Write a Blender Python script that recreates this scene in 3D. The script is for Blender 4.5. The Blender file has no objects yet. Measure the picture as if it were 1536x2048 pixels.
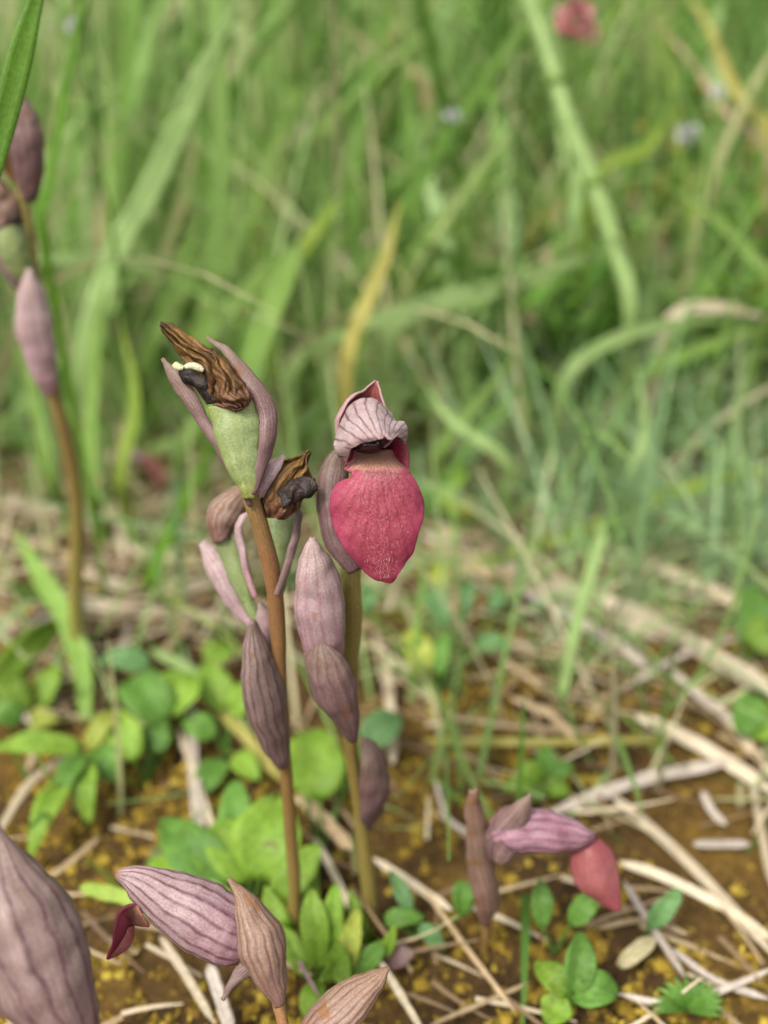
import bpy, math, random
import numpy as np
from mathutils import Vector, Matrix, noise

# ------------------------------------------------------------------ camera, world, sun, exposure
scene = bpy.context.scene
R = math.radians
CAMH, PITCH, FPX = 0.237, R(30), 1024 / math.tan(R(25))
cam_d = bpy.data.cameras.new('camera')
cam = bpy.data.objects.new('camera', cam_d)
scene.collection.objects.link(cam)
cam.location = (0, 0, CAMH)
cam.rotation_euler = (R(90) - PITCH, 0, 0)
cam_d.sensor_fit = 'VERTICAL'
cam_d.sensor_height = 36.0
cam_d.lens = 18 / math.tan(R(25))
cam_d.clip_start = 0.005
cam_d.clip_end = 200
cam_d.dof.use_dof = True
cam_d.dof.focus_distance = 0.211
cam_d.dof.aperture_fstop = 6.8
scene.camera = cam

world = bpy.data.worlds.new('World')
scene.world = world
world.use_nodes = True
wn = world.node_tree
wn.nodes.clear()
wo = wn.nodes.new('ShaderNodeOutputWorld')
wb = wn.nodes.new('ShaderNodeBackground')
ws = wn.nodes.new('ShaderNodeTexSky')
wh = wn.nodes.new('ShaderNodeHueSaturation')
ws.sky_type = 'NISHITA'
ws.sun_disc = False
SUN_EL, SUN_AZ = R(55), R(-140)
ws.sun_elevation = SUN_EL
ws.sun_rotation = SUN_AZ
ws.dust_density = 5.0
ws.air_density = 1.5
wh.inputs['Saturation'].default_value = 0.25      # thin overcast: the blue is washed out
wb.inputs['Strength'].default_value = 0.115
wn.links.new(ws.outputs[0], wh.inputs['Color'])
wn.links.new(wh.outputs[0], wb.inputs['Color'])
wn.links.new(wb.outputs[0], wo.inputs['Surface'])

sun_d = bpy.data.lights.new('sun', 'SUN')
sun_d.energy = 1.5
sun_d.angle = R(14)
sun_d.color = (1.0, 0.96, 0.89)
sun = bpy.data.objects.new('sun', sun_d)
scene.collection.objects.link(sun)
sdir = Vector((math.sin(SUN_AZ) * math.cos(SUN_EL), math.cos(SUN_AZ) * math.cos(SUN_EL), math.sin(SUN_EL)))
sun.rotation_euler = sdir.to_track_quat('Z', 'Y').to_euler()
sun.location = (0, 0, 3)

vs = scene.view_settings
vs.view_transform = 'Standard'
vs.look = 'None'
vs.gamma = 1.0
vs.use_curve_mapping = False
vs.exposure = 1.32

rng = random.Random(7)
C = scene.collection
FWD = Vector((0, math.cos(PITCH), -math.sin(PITCH)))
UPV = Vector((0, math.sin(PITCH), math.cos(PITCH)))
CAMP = Vector((0, 0, CAMH))

# ------------------------------------------------------------------ photo pixel -> ray; distance from ground, upright plane or given depth
def ray(x, y):
    return FWD + Vector((1, 0, 0)) * ((x - 768) / FPX) + UPV * ((1024 - y) / FPX)
def P(x, y, d):
    return CAMP + ray(x, y) * d
def V(x, y, Y):
    r = ray(x, y)
    return CAMP + r * (Y / r.y)
def H(x, y, h=0.0):
    r = ray(x, y)
    return CAMP + r * ((h - CAMH) / r.z)
def depth_of(p):
    return (p - CAMP).dot(FWD)

def gz(x, y):
    f = max(0.0, 1 - max(0, math.hypot(x, y) - 2) / 4)
    v = Vector((x * 9, y * 9, 0.3))
    return f * (0.0035 * noise.noise(v) + 0.0018 * noise.noise(v * 4.1)) - 0.001

# ------------------------------------------------------------------ materials
def ramp(nt, stops, interp='LINEAR'):
    n = nt.nodes.new('ShaderNodeValToRGB')
    n.color_ramp.interpolation = interp
    e = n.color_ramp.elements
    while len(e) < len(stops):
        e.new(0.5)
    for k, (p, c) in enumerate(stops):
        e[k].position = p
        e[k].color = (*c, 1)
    return n
def math_n(nt, op, a, b=None):
    n = nt.nodes.new('ShaderNodeMath')
    n.operation = op
    for i, v in enumerate((a, b)):
        if v is None: continue
        if isinstance(v, (int, float)): n.inputs[i].default_value = v
        else: nt.links.new(v, n.inputs[i])
    return n.outputs[0]
def mixc(nt, fac, a, b, mode='MIX'):
    n = nt.nodes.new('ShaderNodeMix')
    n.data_type = 'RGBA'
    n.blend_type = mode
    for s, v in ((n.inputs['Factor'], fac), (n.inputs['A'], a), (n.inputs['B'], b)):
        if isinstance(v, (int, float)): s.default_value = v
        elif isinstance(v, tuple): s.default_value = (*v, 1)
        else: nt.links.new(v, s)
    return n.outputs['Result']
def noise_n(nt, vec, scale, detail=3, rough=0.55, dist=0.0):
    n = nt.nodes.new('ShaderNodeTexNoise')
    n.inputs['Scale'].default_value = scale
    n.inputs['Detail'].default_value = detail
    n.inputs['Roughness'].default_value = rough
    n.inputs['Distortion'].default_value = dist
    nt.links.new(vec, n.inputs['Vector'])
    return n.outputs['Fac']

def plant_mat(name, c1, c2, vein=None, nveins=0, vsharp=12, trans=0.25, rough=0.5, blotch=250, along=None,
              island=None, vary=0.25, bump=0.3, spots=None, spec=0.35, veinamt=0.8, alongmode='MIX', vwob=0.05, fine=2500, edge=None, gain=None, fineamt=0.8, streak=None, veinuv=False):
    """two-tone tissue with optional parallel veins (UV u), colour change along the piece (UV v) and blemishes"""
    if gain:      # tissue albedo
        gn = lambda c: tuple(a * b for a, b in zip(c, gain))
        c1, c2 = gn(c1), gn(c2)
        if along: along = ([(p, gn(c)) for p, c in along[0]], along[1])
        if edge: edge = gn(edge)
    m = bpy.data.materials.new(name)
    m.use_nodes = True
    nt = m.node_tree
    nt.nodes.clear()
    L = nt.links.new
    out = nt.nodes.new('ShaderNodeOutputMaterial')
    tc = nt.nodes.new('ShaderNodeTexCoord')
    sep = nt.nodes.new('ShaderNodeSeparateXYZ')
    L(tc.outputs['UV'], sep.inputs[0])
    obj = tc.outputs['Object']
    b = noise_n(nt, obj, blotch, 4)
    bc = ramp(nt, [(0.32, c1), (0.68, c2)])
    L(b, bc.inputs[0])
    col = bc.outputs[0]
    if island:
        gi = nt.nodes.new('ShaderNodeNewGeometry')
        ir = ramp(nt, island)
        L(gi.outputs['Random Per Island'], ir.inputs[0])
        col = mixc(nt, 0.85, col, ir.outputs[0])
    if along:
        ar = ramp(nt, [(s[0], s[1]) for s in along[0]])
        vv = math_n(nt, 'ADD', sep.outputs[1], math_n(nt, 'MULTIPLY', math_n(nt, 'SUBTRACT', b, 0.5), 0.25))
        L(vv, ar.inputs[0])
        col = mixc(nt, along[1], col, ar.outputs[0], alongmode)
    f = noise_n(nt, obj, fine, 2)
    fr = ramp(nt, [(0.3, (0.66, 0.66, 0.66)), (0.7, (1.22, 1.22, 1.22))])
    L(f, fr.inputs[0])
    col = mixc(nt, fineamt, col, fr.outputs[0], 'MULTIPLY')
    hgt = f
    if streak:        # lengthwise fibres
        mp = nt.nodes.new('ShaderNodeMapping')
        mp.inputs['Scale'].default_value = (streak[0], streak[1], 1)
        L(tc.outputs['UV'], mp.inputs['Vector'])
        ad = nt.nodes.new('ShaderNodeVectorMath'); ad.operation = 'ADD'
        L(mp.outputs[0], ad.inputs[0])
        oi0 = nt.nodes.new('ShaderNodeObjectInfo')
        L(math_n(nt, 'MULTIPLY', oi0.outputs['Random'], 37.0), ad.inputs[1])
        sk = noise_n(nt, ad.outputs[0], 1.0, 3, 0.6, 0.6)
        skr = ramp(nt, [(0.28, (1 - streak[2],) * 3), (0.72, (1 + streak[2],) * 3)])
        L(sk, skr.inputs[0])
        col = mixc(nt, 1.0, col, skr.outputs[0], 'MULTIPLY')
    if edge:
        e = math_n(nt, 'ABSOLUTE', math_n(nt, 'SUBTRACT', sep.outputs[0], 0.5))
        er = ramp(nt, [(0.30, (0, 0, 0)), (0.5, (1, 1, 1))])
        L(e, er.inputs[0])
        col = mixc(nt, math_n(nt, 'MULTIPLY', er.outputs[0], 0.8), col, edge)
    if nveins:
        wob = noise_n(nt, obj, 220, 2)
        vsrc = sep.outputs[0]
        if veinuv:
            un = nt.nodes.new('ShaderNodeUVMap'); un.uv_map = 'Vein'
            s2 = nt.nodes.new('ShaderNodeSeparateXYZ')
            L(un.outputs[0], s2.inputs[0])
            vsrc = s2.outputs[0]
        uu = math_n(nt, 'ADD', vsrc, math_n(nt, 'MULTIPLY', math_n(nt, 'SUBTRACT', wob, 0.5), vwob))
        s = math_n(nt, 'ABSOLUTE', math_n(nt, 'COSINE', math_n(nt, 'MULTIPLY', uu, math.pi * nveins)))
        vm = math_n(nt, 'POWER', s, vsharp)
        brk = noise_n(nt, obj, 420, 3)
        br = ramp(nt, [(0.3, (0.45,) * 3), (0.6, (1,) * 3)])
        L(brk, br.inputs[0])
        vm2 = math_n(nt, 'MULTIPLY', math_n(nt, 'MULTIPLY', vm, br.outputs[0]), veinamt)
        col = mixc(nt, vm2, col, vein)
        hgt = math_n(nt, 'SUBTRACT', math_n(nt, 'MULTIPLY', f, 0.5), math_n(nt, 'MULTIPLY', vm, 0.2))
    if spots:
        sn = noise_n(nt, obj, spots[1], 2, 0.5)
        sr = ramp(nt, [(spots[2], (0, 0, 0)), (spots[2] + 0.06, (1, 1, 1))])
        L(sn, sr.inputs[0])
        col = mixc(nt, math_n(nt, 'MULTIPLY', sr.outputs[0], 0.75), col, spots[0])
    oi = nt.nodes.new('ShaderNodeObjectInfo')
    hs = nt.nodes.new('ShaderNodeHueSaturation')
    L(col, hs.inputs['Color'])
    L(math_n(nt, 'ADD', math_n(nt, 'MULTIPLY', oi.outputs['Random'], vary), 1 - vary / 2), hs.inputs['Value'])
    col = hs.outputs[0]
    pr = nt.nodes.new('ShaderNodeBsdfPrincipled')
    L(col, pr.inputs['Base Color'])
    pr.inputs['Roughness'].default_value = rough
    pr.inputs['Specular IOR Level'].default_value = spec
    if bump:
        bn = nt.nodes.new('ShaderNodeBump')
        bn.inputs['Strength'].default_value = bump
        bn.inputs['Distance'].default_value = 0.0004
        L(hgt, bn.inputs['Height'])
        L(bn.outputs[0], pr.inputs['Normal'])
    if trans:
        tr = nt.nodes.new('ShaderNodeBsdfTranslucent')
        L(col, tr.inputs['Color'])
        mx = nt.nodes.new('ShaderNodeMixShader')
        mx.inputs[0].default_value = trans
        L(pr.outputs[0], mx.inputs[1])
        L(tr.outputs[0], mx.inputs[2])
        L(mx.outputs[0], out.inputs[0])
    else:
        L(pr.outputs[0], out.inputs[0])
    return m

def gm(gain, *a, **k):
    return plant_mat(*a, gain=gain, **k)
VEIN = (0.075, 0.025, 0.035)
M = {}
M['bract'] = gm((0.62, 0.62, 0.6), 'bract_tissue', (0.30, 0.19, 0.175), (0.44, 0.31, 0.285), VEIN, 9, 14, 0.2, 0.55, 180,
                       along=([(0, (0.24, 0.11, 0.11)), (0.45, (0.38, 0.25, 0.23)), (1, (0.42, 0.31, 0.25))], 0.55),
                       spots=((0.20, 0.09, 0.04), 260, 0.68), vwob=0.03, streak=(34, 1.6, 0.36), veinamt=0.92)
M['bract_brown'] = gm((0.66, 0.68, 0.68), 'bract_browned', (0.30, 0.17, 0.12), (0.40, 0.27, 0.20), (0.11, 0.04, 0.035), 10, 12, 0.2, 0.55, 200,
                       along=([(0, (0.24, 0.10, 0.09)), (0.5, (0.36, 0.23, 0.17)), (1, (0.33, 0.18, 0.09))], 0.6),
                       spots=((0.20, 0.09, 0.03), 320, 0.62), vwob=0.03, streak=(38, 1.8, 0.4), veinamt=0.95)
M['bract_dark'] = gm((0.68, 0.7, 0.68), 'bract_mauve', (0.20, 0.11, 0.11), (0.29, 0.18, 0.17), (0.09, 0.03, 0.04), 8, 9, 0.2, 0.55, 180,
                       along=([(0, (0.14, 0.07, 0.07)), (0.5, (0.24, 0.14, 0.13)), (1, (0.27, 0.20, 0.12))], 0.6),
                       spots=((0.20, 0.07, 0.03), 240, 0.66), vwob=0.03, streak=(30, 1.6, 0.3), veinamt=0.65)
M['bract_pale'] = gm((0.72, 0.74, 0.74), 'bract_pale_pink', (0.50, 0.34, 0.34), (0.58, 0.43, 0.42), (0.24, 0.09, 0.12), 8, 8, 0.25, 0.5, 160,
                       along=([(0, (0.42, 0.14, 0.18)), (0.3, (0.50, 0.31, 0.33)), (1, (0.60, 0.44, 0.38))], 0.65),
                       spots=((0.30, 0.14, 0.08), 200, 0.70), vwob=0.03, streak=(30, 1.4, 0.22), veinamt=0.5)
M['hood_striped'] = gm((0.72, 0.76, 0.74), 'hood_striped', (0.36, 0.21, 0.22), (0.52, 0.37, 0.36), (0.085, 0.022, 0.04), 12, 8, 0.2, 0.5, 180,
                       along=([(0, (0.33, 0.13, 0.17)), (0.5, (0.47, 0.30, 0.31)), (0.92, (0.52, 0.34, 0.33)), (1, (0.48, 0.24, 0.16))], 0.7),
                       spots=((0.27, 0.12, 0.06), 230, 0.70), vwob=0.03, streak=(44, 1.6, 0.28), veinamt=0.92)
M['hood_purple'] = gm((0.62, 0.50, 0.56), 'hood_purple', (0.36, 0.19, 0.22), (0.56, 0.40, 0.42), (0.085, 0.022, 0.04), 10, 7, 0.2, 0.5, 180, streak=(20, 1.6, 0.4), vwob=0.05, veinamt=0.6)
M['hood_pale'] = gm((0.66, 0.70, 0.70), 'hood_pale', (0.34, 0.20, 0.19), (0.50, 0.37, 0.36), (0.075, 0.025, 0.042), 17, 18, 0.15, 0.45, 700,
                       along=([(0, (0.44, 0.27, 0.26)), (0.5, (0.50, 0.37, 0.36)), (1, (0.42, 0.21, 0.21))], 0.45), vwob=0.05, veinamt=0.95, bump=0.6, fine=3500, veinuv=True)
M['hood_inside'] = plant_mat('hood_inside', (0.22, 0.055, 0.05), (0.33, 0.11, 0.09), (0.12, 0.02, 0.03), 7, 10, 0.2, 0.5, 300)
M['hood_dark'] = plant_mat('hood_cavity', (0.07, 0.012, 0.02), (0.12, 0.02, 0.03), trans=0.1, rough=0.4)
M['sepal'] = gm((0.75, 0.75, 0.75), 'sepal_outer', (0.42, 0.24, 0.24), (0.52, 0.35, 0.34), (0.20, 0.07, 0.09), 7, 20, 0.2, 0.45, 400, veinamt=0.5)
M['lip'] = gm((0.76, 0.66, 0.72), 'lip_crimson', (0.30, 0.05, 0.075), (0.45, 0.13, 0.15), (0.13, 0.008, 0.022), 26, 9, 0.22, 0.55, 900, veinuv=True,
                     along=([(0.0, (0.75, 0.48, 0.25)), (0.16, (0.85, 0.62, 0.36)), (0.235, (0.70, 0.40, 0.28)), (0.30, (0.43, 0.11, 0.13)), (0.65, (0.37, 0.062, 0.09)), (1, (0.20, 0.014, 0.035))], 0.65),
                     vwob=0.02, veinamt=0.38, fine=2600, bump=0.45, fineamt=1.0, edge=(0.33, 0.045, 0.10), spec=0.3)
M['lip_far'] = gm((0.66, 0.62, 0.66), 'lip_rose', (0.40, 0.10, 0.10), (0.48, 0.17, 0.15), (0.3, 0.05, 0.06), 7, 6, 0.25, 0.5, 250, veinamt=0.3,
                     along=([(0, (0.36, 0.07, 0.08)), (0.5, (0.50, 0.19, 0.17)), (1, (0.40, 0.08, 0.09))], 0.7))
M['lip_lobe'] = plant_mat('lip_lobe_maroon', (0.13, 0.008, 0.02), (0.20, 0.015, 0.035), trans=0.2, rough=0.45)
M['callus'] = plant_mat('callus_dark', (0.022, 0.005, 0.008), (0.04, 0.008, 0.012), trans=0, rough=0.22, spec=0.6, bump=0.2)
M['hair'] = gm((0.72, 0.66, 0.66), 'lip_hair', (0.68, 0.38, 0.38), (0.75, 0.50, 0.48), trans=0.3, rough=0.4, bump=0)
M['stem'] = plant_mat('stem_olive', (0.22, 0.13, 0.045), (0.27, 0.18, 0.05), (0.16, 0.06, 0.035), 7, 3, 0.12, 0.42, 120,
                      along=([(0, (0.22, 0.25, 0.05)), (0.10, (0.25, 0.20, 0.05)), (0.4, (0.21, 0.12, 0.04)), (0.72, (0.26, 0.12, 0.055)), (1, (0.27, 0.19, 0.07))], 0.8), veinamt=0.3)
M['stem_olive'] = plant_mat('stem_green_olive', (0.22, 0.17, 0.045), (0.28, 0.22, 0.06), (0.14, 0.09, 0.03), 7, 3, 0.12, 0.42, 120,
                      along=([(0, (0.22, 0.27, 0.05)), (0.12, (0.25, 0.21, 0.05)), (0.4, (0.16, 0.10, 0.03)), (0.7, (0.25, 0.20, 0.055)), (1, (0.29, 0.25, 0.08))], 0.8), veinamt=0.3)
M['capsule'] = gm((0.56, 0.56, 0.52), 'capsule_green', (0.30, 0.38, 0.14), (0.38, 0.45, 0.20), (0.22, 0.25, 0.07), 6, 8, 0.2, 0.42, 220,
                      along=([(0, (0.42, 0.38, 0.09)), (0.3, (0.33, 0.42, 0.17)), (0.8, (0.37, 0.46, 0.21)), (1, (0.40, 0.44, 0.15))], 0.6),
                      spots=((0.05, 0.06, 0.03), 420, 0.76), streak=(14, 1.2, 0.14), veinamt=0.5)
M['withered'] = gm((0.9, 0.85, 0.8), 'withered_brown', (0.06, 0.028, 0.010), (0.27, 0.15, 0.05), (0.02, 0.008, 0.006), 7, 22, 0.45, 0.5, 330,
                      along=([(0, (0.12, 0.06, 0.02)), (0.25, (0.36, 0.21, 0.06)), (0.45, (0.22, 0.12, 0.04)), (0.7, (0.22, 0.11, 0.055)), (1, (0.30, 0.13, 0.10))], 0.6), vwob=0.12, streak=(14, 2.5, 0.5), veinamt=0.8, bump=0.9)
M['withered_black'] = plant_mat('withered_black', (0.006, 0.004, 0.003), (0.022, 0.010, 0.007), trans=0.05, rough=0.55, bump=0.6)
M['fragment'] = plant_mat('pale_fragment', (0.45, 0.42, 0.16), (0.58, 0.56, 0.38), trans=0.2)

def green(name, a, b, **k):
    kw = dict(vein=(a[0] * 0.7, a[1] * 0.75, a[2] * 0.7), nveins=7, vsharp=2, trans=0.32, rough=0.55, spec=0.25, blotch=110, vary=0.35, veinamt=0.35, fine=1200)
    kw.update(k)
    return plant_mat(name, a, b, **kw)
M['grass_vivid'] = green('grass_vivid', (0.09, 0.20, 0.012), (0.12, 0.25, 0.02))
M['grass_mid'] = green('grass_mid', (0.16, 0.27, 0.045), (0.22, 0.34, 0.075))
M['grass_pale'] = green('grass_pale', (0.22, 0.33, 0.10), (0.31, 0.42, 0.15))
M['grass_lime'] = green('grass_lime', (0.20, 0.30, 0.035), (0.29, 0.38, 0.06))
M['grass_yellow'] = green('grass_yellowing', (0.32, 0.28, 0.06), (0.40, 0.36, 0.11))
M['straw'] = plant_mat('straw_pale', (0.42, 0.34, 0.22), (0.56, 0.48, 0.34), (0.28, 0.2, 0.12), 6, 3, 0.15, 0.5, 70, vary=0.4, streak=(9, 3, 0.25), veinamt=0.4, fine=900)
M['straw_tan'] = plant_mat('straw_tan', (0.32, 0.23, 0.12), (0.44, 0.33, 0.19), (0.2, 0.13, 0.07), 6, 3, 0.15, 0.5, 70, vary=0.4, streak=(9, 3, 0.3), veinamt=0.4, fine=900)
M['straw_grey'] = plant_mat('straw_grey', (0.33, 0.28, 0.22), (0.44, 0.38, 0.32), (0.2, 0.15, 0.12), 6, 3, 0.1, 0.55, 70, vary=0.4, streak=(9, 3, 0.3), veinamt=0.4, fine=900)
def leafm(name, a, b, **k):
    return green(name, a, b, nveins=1, vsharp=60, vein=(min(1, a[0] * 1.6), min(1, a[1] * 1.5), a[2] * 1.6), veinamt=0.6, spots=((0.10, 0.085, 0.02), 300, 0.66), streak=(5, 6, 0.22), **k)
M['leaf_lime'] = leafm('leaf_lime', (0.13, 0.24, 0.018), (0.20, 0.31, 0.04))
M['leaf_green'] = leafm('leaf_green', (0.08, 0.18, 0.024), (0.12, 0.24, 0.04))
M['leaf_teal'] = leafm('leaf_teal', (0.09, 0.19, 0.06), (0.13, 0.25, 0.085))
M['leaf_yellow'] = leafm('leaf_yellow', (0.24, 0.28, 0.035), (0.30, 0.34, 0.06))
M['leaf_dead'] = leafm('leaf_dead', (0.33, 0.29, 0.15), (0.42, 0.37, 0.22))
M['leaf_orange'] = leafm('leaf_orange', (0.38, 0.20, 0.02), (0.46, 0.28, 0.04))
M['pink_flower'] = plant_mat('pink_flower', (0.50, 0.12, 0.14), (0.65, 0.36, 0.34), trans=0.3, island=[(0, (0.45, 0.07, 0.10)), (1, (0.68, 0.42, 0.40))])
M['seed_grey'] = plant_mat('seed_grey', (0.40, 0.40, 0.38), (0.66, 0.66, 0.62), trans=0.2, island=[(0, (0.3, 0.3, 0.3)), (1, (0.7, 0.7, 0.66))])
G = [(0.0, (0.045, 0.12, 0.012)), (0.2, (0.11, 0.22, 0.03)), (0.45, (0.19, 0.33, 0.065)), (0.68, (0.28, 0.41, 0.13)), (0.80, (0.30, 0.38, 0.06)), (0.90, (0.42, 0.38, 0.2)), (1.0, (0.48, 0.38, 0.24))]
M['grass_field'] = plant_mat('grass_field', (0.10, 0.22, 0.04), (0.2, 0.32, 0.08), trans=0.32, rough=0.45, blotch=12, island=G, bump=0)
M['fine_field'] = plant_mat('fine_grass', (0.18, 0.30, 0.12), (0.25, 0.36, 0.18), trans=0.3, blotch=12, island=[(0, (0.15, 0.27, 0.10)), (0.7, (0.25, 0.37, 0.18)), (1, (0.36, 0.38, 0.2))], bump=0)
M['wisp'] = plant_mat('wispy_grass', (0.25, 0.32, 0.12), (0.36, 0.38, 0.2), trans=0.3, blotch=12, island=[(0, (0.11, 0.24, 0.04)), (0.45, (0.22, 0.36, 0.09)), (0.75, (0.31, 0.41, 0.15)), (0.85, (0.40, 0.38, 0.18)), (1, (0.52, 0.44, 0.28))], bump=0)
M['foliage'] = plant_mat('herb_foliage', (0.09, 0.22, 0.02), (0.16, 0.3, 0.04), trans=0.35, blotch=30, island=[(0, (0.05, 0.14, 0.015)), (0.5, (0.11, 0.25, 0.025)), (1, (0.20, 0.34, 0.05))], bump=0)
M['litter'] = plant_mat('litter', (0.3, 0.2, 0.1), (0.44, 0.34, 0.2), trans=0.1, blotch=80, island=[(0, (0.10, 0.06, 0.035)), (0.3, (0.22, 0.14, 0.07)), (0.6, (0.38, 0.29, 0.17)), (1, (0.56, 0.48, 0.34))], bump=0)
M['moss'] = plant_mat('moss_ochre', (0.20, 0.12, 0.02), (0.34, 0.23, 0.03), trans=0.15, rough=0.8, blotch=45, spec=0.1,
                      island=[(0, (0.05, 0.03, 0.010)), (0.3, (0.15, 0.09, 0.018)), (0.65, (0.31, 0.205, 0.028)), (1, (0.42, 0.32, 0.05))], bump=0)

def ground_mat():
    m = bpy.data.materials.new('soil_and_moss')
    m.use_nodes = True
    nt = m.node_tree
    pr = nt.nodes['Principled BSDF']
    tc = nt.nodes.new('ShaderNodeTexCoord')
    o = tc.outputs['Object']
    a = ramp(nt, [(0.35, (0.030, 0.017, 0.010)), (0.5, (0.075, 0.043, 0.016)), (0.68, (0.16, 0.095, 0.02))])
    nt.links.new(noise_n(nt, o, 14, 6, 0.65), a.inputs[0])
    f = ramp(nt, [(0.3, (0.4, 0.38, 0.36)), (0.7, (1.3, 1.3, 1.2))])
    nt.links.new(noise_n(nt, o, 420, 4, 0.7), f.inputs[0])
    c = mixc(nt, 0.9, a.outputs[0], f.outputs[0], 'MULTIPLY')
    sp = nt.nodes.new('ShaderNodeSeparateXYZ')
    nt.links.new(o, sp.inputs[0])
    fr = ramp(nt, [(0.55, (0, 0, 0)), (0.9, (1, 1, 1))])       # turf beyond the mossy clearing
    nt.links.new(math_n(nt, 'MULTIPLY', sp.outputs[1], 1.0), fr.inputs[0])
    c = mixc(nt, math_n(nt, 'MULTIPLY', fr.outputs[0], 0.8), c, (0.045, 0.085, 0.018))
    nt.links.new(c, pr.inputs['Base Color'])
    pr.inputs['Roughness'].default_value = 0.95
    pr.inputs['Specular IOR Level'].default_value = 0.1
    b = nt.nodes.new('ShaderNodeBump')
    b.inputs['Strength'].default_value = 0.8
    b.inputs['Distance'].default_value = 0.003
    nt.links.new(noise_n(nt, o, 350, 5, 0.7), b.inputs['Height'])
    nt.links.new(b.outputs[0], pr.inputs['Normal'])
    return m
M['ground'] = ground_mat()

# ------------------------------------------------------------------ mesh helpers
def cr(a, n):
    """Catmull-Rom resample of an array along axis 0"""
    a = np.asarray(a, float)
    k = len(a)
    if k == 2:
        t = np.linspace(0, 1, n).reshape(-1, *([1] * (a.ndim - 1)))
        return a[0] * (1 - t) + a[1] * t
    p = np.concatenate([[2 * a[0] - a[1]], a, [2 * a[-1] - a[-2]]])
    s = np.linspace(0, k - 1, n)
    i = np.minimum(s.astype(int), k - 2)
    t = (s - i).reshape(-1, *([1] * (a.ndim - 1)))
    p0, p1, p2, p3 = p[i], p[i + 1], p[i + 2], p[i + 3]
    return 0.5 * (2 * p1 + (p2 - p0) * t + (2 * p0 - 5 * p1 + 4 * p2 - p3) * t ** 2 + (3 * p1 - p0 - 3 * p2 + p3) * t ** 3)

def tag(o, label=None, cat=None, group=None, kind=None):
    if label: o['label'] = label
    if cat: o['category'] = cat
    if group: o['group'] = group
    if kind: o['kind'] = kind
    return o
def thing(name, loc, label, cat, group=None):
    o = bpy.data.objects.new(name, None)
    o.empty_display_size = 0.01
    o.location = loc
    C.objects.link(o)
    return tag(o, label, cat, group)
def root_loc(par):
    v = Vector((0, 0, 0))
    while par is not None:
        v += par.location
        par = par.parent
    return v
def mesh_obj(name, verts, faces, mats, parent=None, uv=None, thick=0, origin=None, smooth=True, uv2=None):
    """world-space vertices become one object; uv is per vertex"""
    verts = np.asarray(verts, float)
    base = root_loc(parent) if parent else (Vector(origin) if origin is not None else Vector((0, 0, 0)))
    me = bpy.data.meshes.new(name)
    me.from_pydata((verts - np.array(base)).tolist(), [], faces)
    for mt in (mats if isinstance(mats, (list, tuple)) else [mats]):
        me.materials.append(M[mt])
    if uv is not None:
        l = me.uv_layers.new(name='UVMap')
        vi = np.zeros(len(me.loops), int)
        me.loops.foreach_get('vertex_index', vi)
        l.data.foreach_set('uv', np.asarray(uv, float)[vi].ravel())
        if uv2 is not None:
            me.uv_layers.new(name='Vein').data.foreach_set('uv', np.asarray(uv2, float)[vi].ravel())
    if smooth:
        me.polygons.foreach_set('use_smooth', [True] * len(me.polygons))
    o = bpy.data.objects.new(name, me)
    C.objects.link(o)
    if parent: o.parent = parent
    else: o.location = base
    if thick:
        md = o.modifiers.new('thickness', 'SOLIDIFY')
        md.thickness = thick
        md.offset = 0
        if len(me.materials) > 1:
            md.material_offset = 1
    return o
def grid_faces(nv, nu, closed=False):
    f = []
    for j in range(nv - 1):
        for i in range(nu - 1):
            a = j * nu + i
            f.append((a, a + 1, a + nu + 1, a + nu))
        if closed:
            f.append((j * nu + nu - 1, j * nu, j * nu + nu, j * nu + 2 * nu - 1))
    return f
def crumple(vs_, amp, scale, seed=0.0):
    if not amp: return vs_
    o = np.array(vs_)
    for k, v in enumerate(o):
        n = noise.noise_vector(Vector(v) * scale + Vector((seed, seed * 1.7, 0)))
        n2 = noise.noise_vector(Vector(v) * scale * 2.7 + Vector((seed, 3, 0)))
        o[k] += amp * (np.array(n) + 0.4 * np.array(n2))
    return o

def patch(name, rows, d0, mats, parent, nu=40, nv=40, thick=0.0004, amp=0, scale=300, seed=0.0, flip=False, fan=None, pleat=(0, 0)):
    """surface through a grid of control points (photo x, photo y, millimetres towards the viewer from distance d0)"""
    g = np.array([[P(x, y, d0 - z / 1000.0) for (x, y, z) in r] for r in rows])
    g = cr(g, nv)
    g = np.transpose(cr(np.transpose(g, (1, 0, 2)), nu), (1, 0, 2))
    if pleat[0]:   # sharp lengthwise folds of dried tissue
        for j in range(nv):
            for i in range(nu):
                ph = pleat[0] * i / (nu - 1) + 1.3 * noise.noise(Vector((i / nu * 2, j / nv * 3.5, seed)))
                k = abs((ph % 1.0) * 2 - 1) - 0.5
                o_ = np.array(CAMP) - g[j, i]
                g[j, i] += o_ / np.linalg.norm(o_) * k * pleat[1]
    v = crumple(g.reshape(-1, 3), amp, scale, seed)
    uv = np.array([[i / (nu - 1), j / (nv - 1)] for j in range(nv) for i in range(nu)])
    uv2 = None
    if fan:      # veins radiate from one photo point of the surface
        uv2 = uv.copy()
        for k, q in enumerate(v):
            r_ = Vector(q) - CAMP
            dd = r_.dot(FWD)
            dx, dy = 768 + r_.x / dd * FPX - fan[0], fan[1] - (1024 - r_.dot(UPV) / dd * FPX)
            a = math.atan2(dy, dx) if fan[2] > 0 else math.atan2(dx, -dy) - 0.0016 * dx * max(0, 1 + dy / 300)
            uv2[k, 0] = (a + abs(fan[2]) * math.hypot(dx, dy) + 0.6) / 4.2 if fan[2] > 0 else (a + 1.6) / 3.2
    f = grid_faces(nv, nu)
    if flip: f = [q[::-1] for q in f]
    return mesh_obj(name, v, f, mats, parent, uv, thick, uv2=uv2)

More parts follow.
